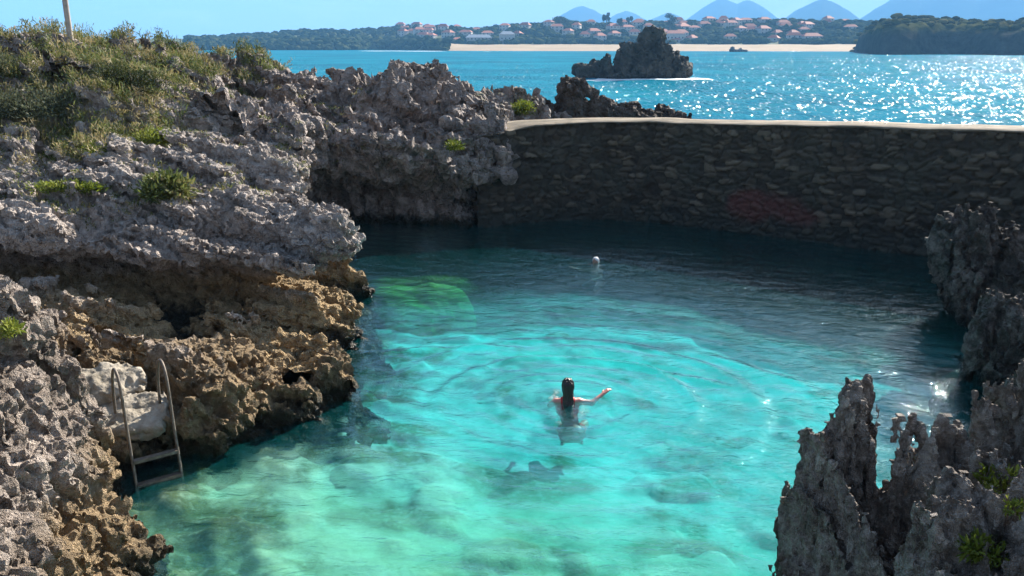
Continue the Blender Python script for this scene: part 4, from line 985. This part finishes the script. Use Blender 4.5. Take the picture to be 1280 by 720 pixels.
person((.81, 12.0, -.03), .0, 'swimmer with long wet dark hair seen from behind, right arm stretched out over the water', skin_mat('skin', (.66, .29, .23), (.74, .36, .29)), plain_mat('dark_wet_hair', (.012, .007, .006), (.035, .018, .014), 40, .35, .4, .5), plain_mat('coral_swimwear', (.55, .03, .04), (.68, .05, .05), 20, .6))
pr = person((2.0, 20.5, -.2), 2.6, 'tiny far swimmer near the wall shadow, only a pale capped head above the water', skin_mat('far_skin', (.34, .19, .14), (.42, .24, .18)), plain_mat('white_cap', (.75, .75, .74), (.85, .85, .85), 5, .4, 0), None, False, 1, .012)
pr.scale = (.9, .9, .9)

# ------------------------------------------------------------------ air
v, f_ = box_vf(-7000, 7000, -300, 8600, -8, 520)
m, nt = newmat('haze'); b = NB(nt)
pv = b.n('ShaderNodeVolumePrincipled', inp={'Color': (.25, .58, 1.0, 1), 'Density': .00020, 'Anisotropy': 0})
b.out(None, pv.outputs[0])
tag(link('haze', mesh_np('haze', np.array(v, float), np.array(f_), m, False)), 'pale blue sea haze fading the far shore and mountains', 'haze', kind='stuff')

# ------------------------------------------------------------------ light, sky, camera
EL, AZI = R(30), R(36)
sun = bpy.data.lights.new('sun', 'SUN'); sun.energy = 5.0; sun.angle = R(.5); sun.color = (1, .93, .82)
so = bpy.data.objects.new('sun', sun); COL.objects.link(so)
sd = Vector((math.sin(AZI) * math.cos(EL), math.cos(AZI) * math.cos(EL), math.sin(EL)))
so.rotation_euler = sd.to_track_quat('Z', 'Y').to_euler()
w = bpy.data.worlds.new('World'); SC.world = w; w.use_nodes = True; nt = w.node_tree; nt.nodes.clear(); b = NB(nt)
sky = b.n('ShaderNodeTexSky', sky_type='NISHITA', sun_disc=False, sun_elevation=EL, sun_rotation=AZI, air_density=.8, dust_density=.9, ozone_density=1.6)
tc = b.n('ShaderNodeTexCoord').outputs['Generated']
mp_ = b.n('ShaderNodeMapping', inp={'Vector': tc, 'Scale': (1, 1, 5.0)}).outputs[0]
cn = b.noise(mp_, 8.0, 7, .62, .5); x_ = b.n('ShaderNodeSeparateXYZ', inp={0: tc}).outputs
cov = b.math('ADD', cn, b.rng(x_[0], -.3, .45, -.06, .12))
cl = b.math('MULTIPLY', b.math('ADD', .08, b.rng(cov, .47, .60, 0, .8)), b.rng(x_[2], .12, .32, 1, .12))
col = b.mix(b.rng(x_[2], .02, .34, .72, .12), sky.outputs[0], (4.0, 4.25, 4.4))
col = b.mix(cl, col, (5.6, 5.8, 6.0))
bg = b.n('ShaderNodeBackground', inp={'Color': col, 'Strength': .058})
o = b.n('ShaderNodeOutputWorld'); nt.links.new(bg.outputs[0], o.inputs['Surface'])
cam = bpy.data.cameras.new('camera'); co = bpy.data.objects.new('camera', cam); COL.objects.link(co)
cam.sensor_width = 36; cam.lens = 36 * 1108 / 1280; cam.clip_start = .1; cam.clip_end = 20000
co.location = (0, 0, 5); co.rotation_euler = (R(90 - 15.34), 0, 0)
SC.camera = co
SC.view_settings.view_transform = 'Standard'; SC.view_settings.look = 'None'; SC.view_settings.gamma = 1; SC.view_settings.use_curve_mapping = False
SC.view_settings.exposure = 1.5
SC.render.engine = 'CYCLES'; cy = SC.cycles
cy.max_bounces = 6; cy.diffuse_bounces = 2; cy.glossy_bounces = 3; cy.transmission_bounces = 4; cy.transparent_max_bounces = 10; cy.volume_bounces = 1
cy.caustics_reflective = False; cy.caustics_refractive = False; cy.sample_clamp_indirect = 4; cy.sample_clamp_direct = 0
cy.use_denoising = True; cy.denoiser = 'OPENIMAGEDENOISE'; cy.use_adaptive_sampling = True; cy.adaptive_threshold = .02
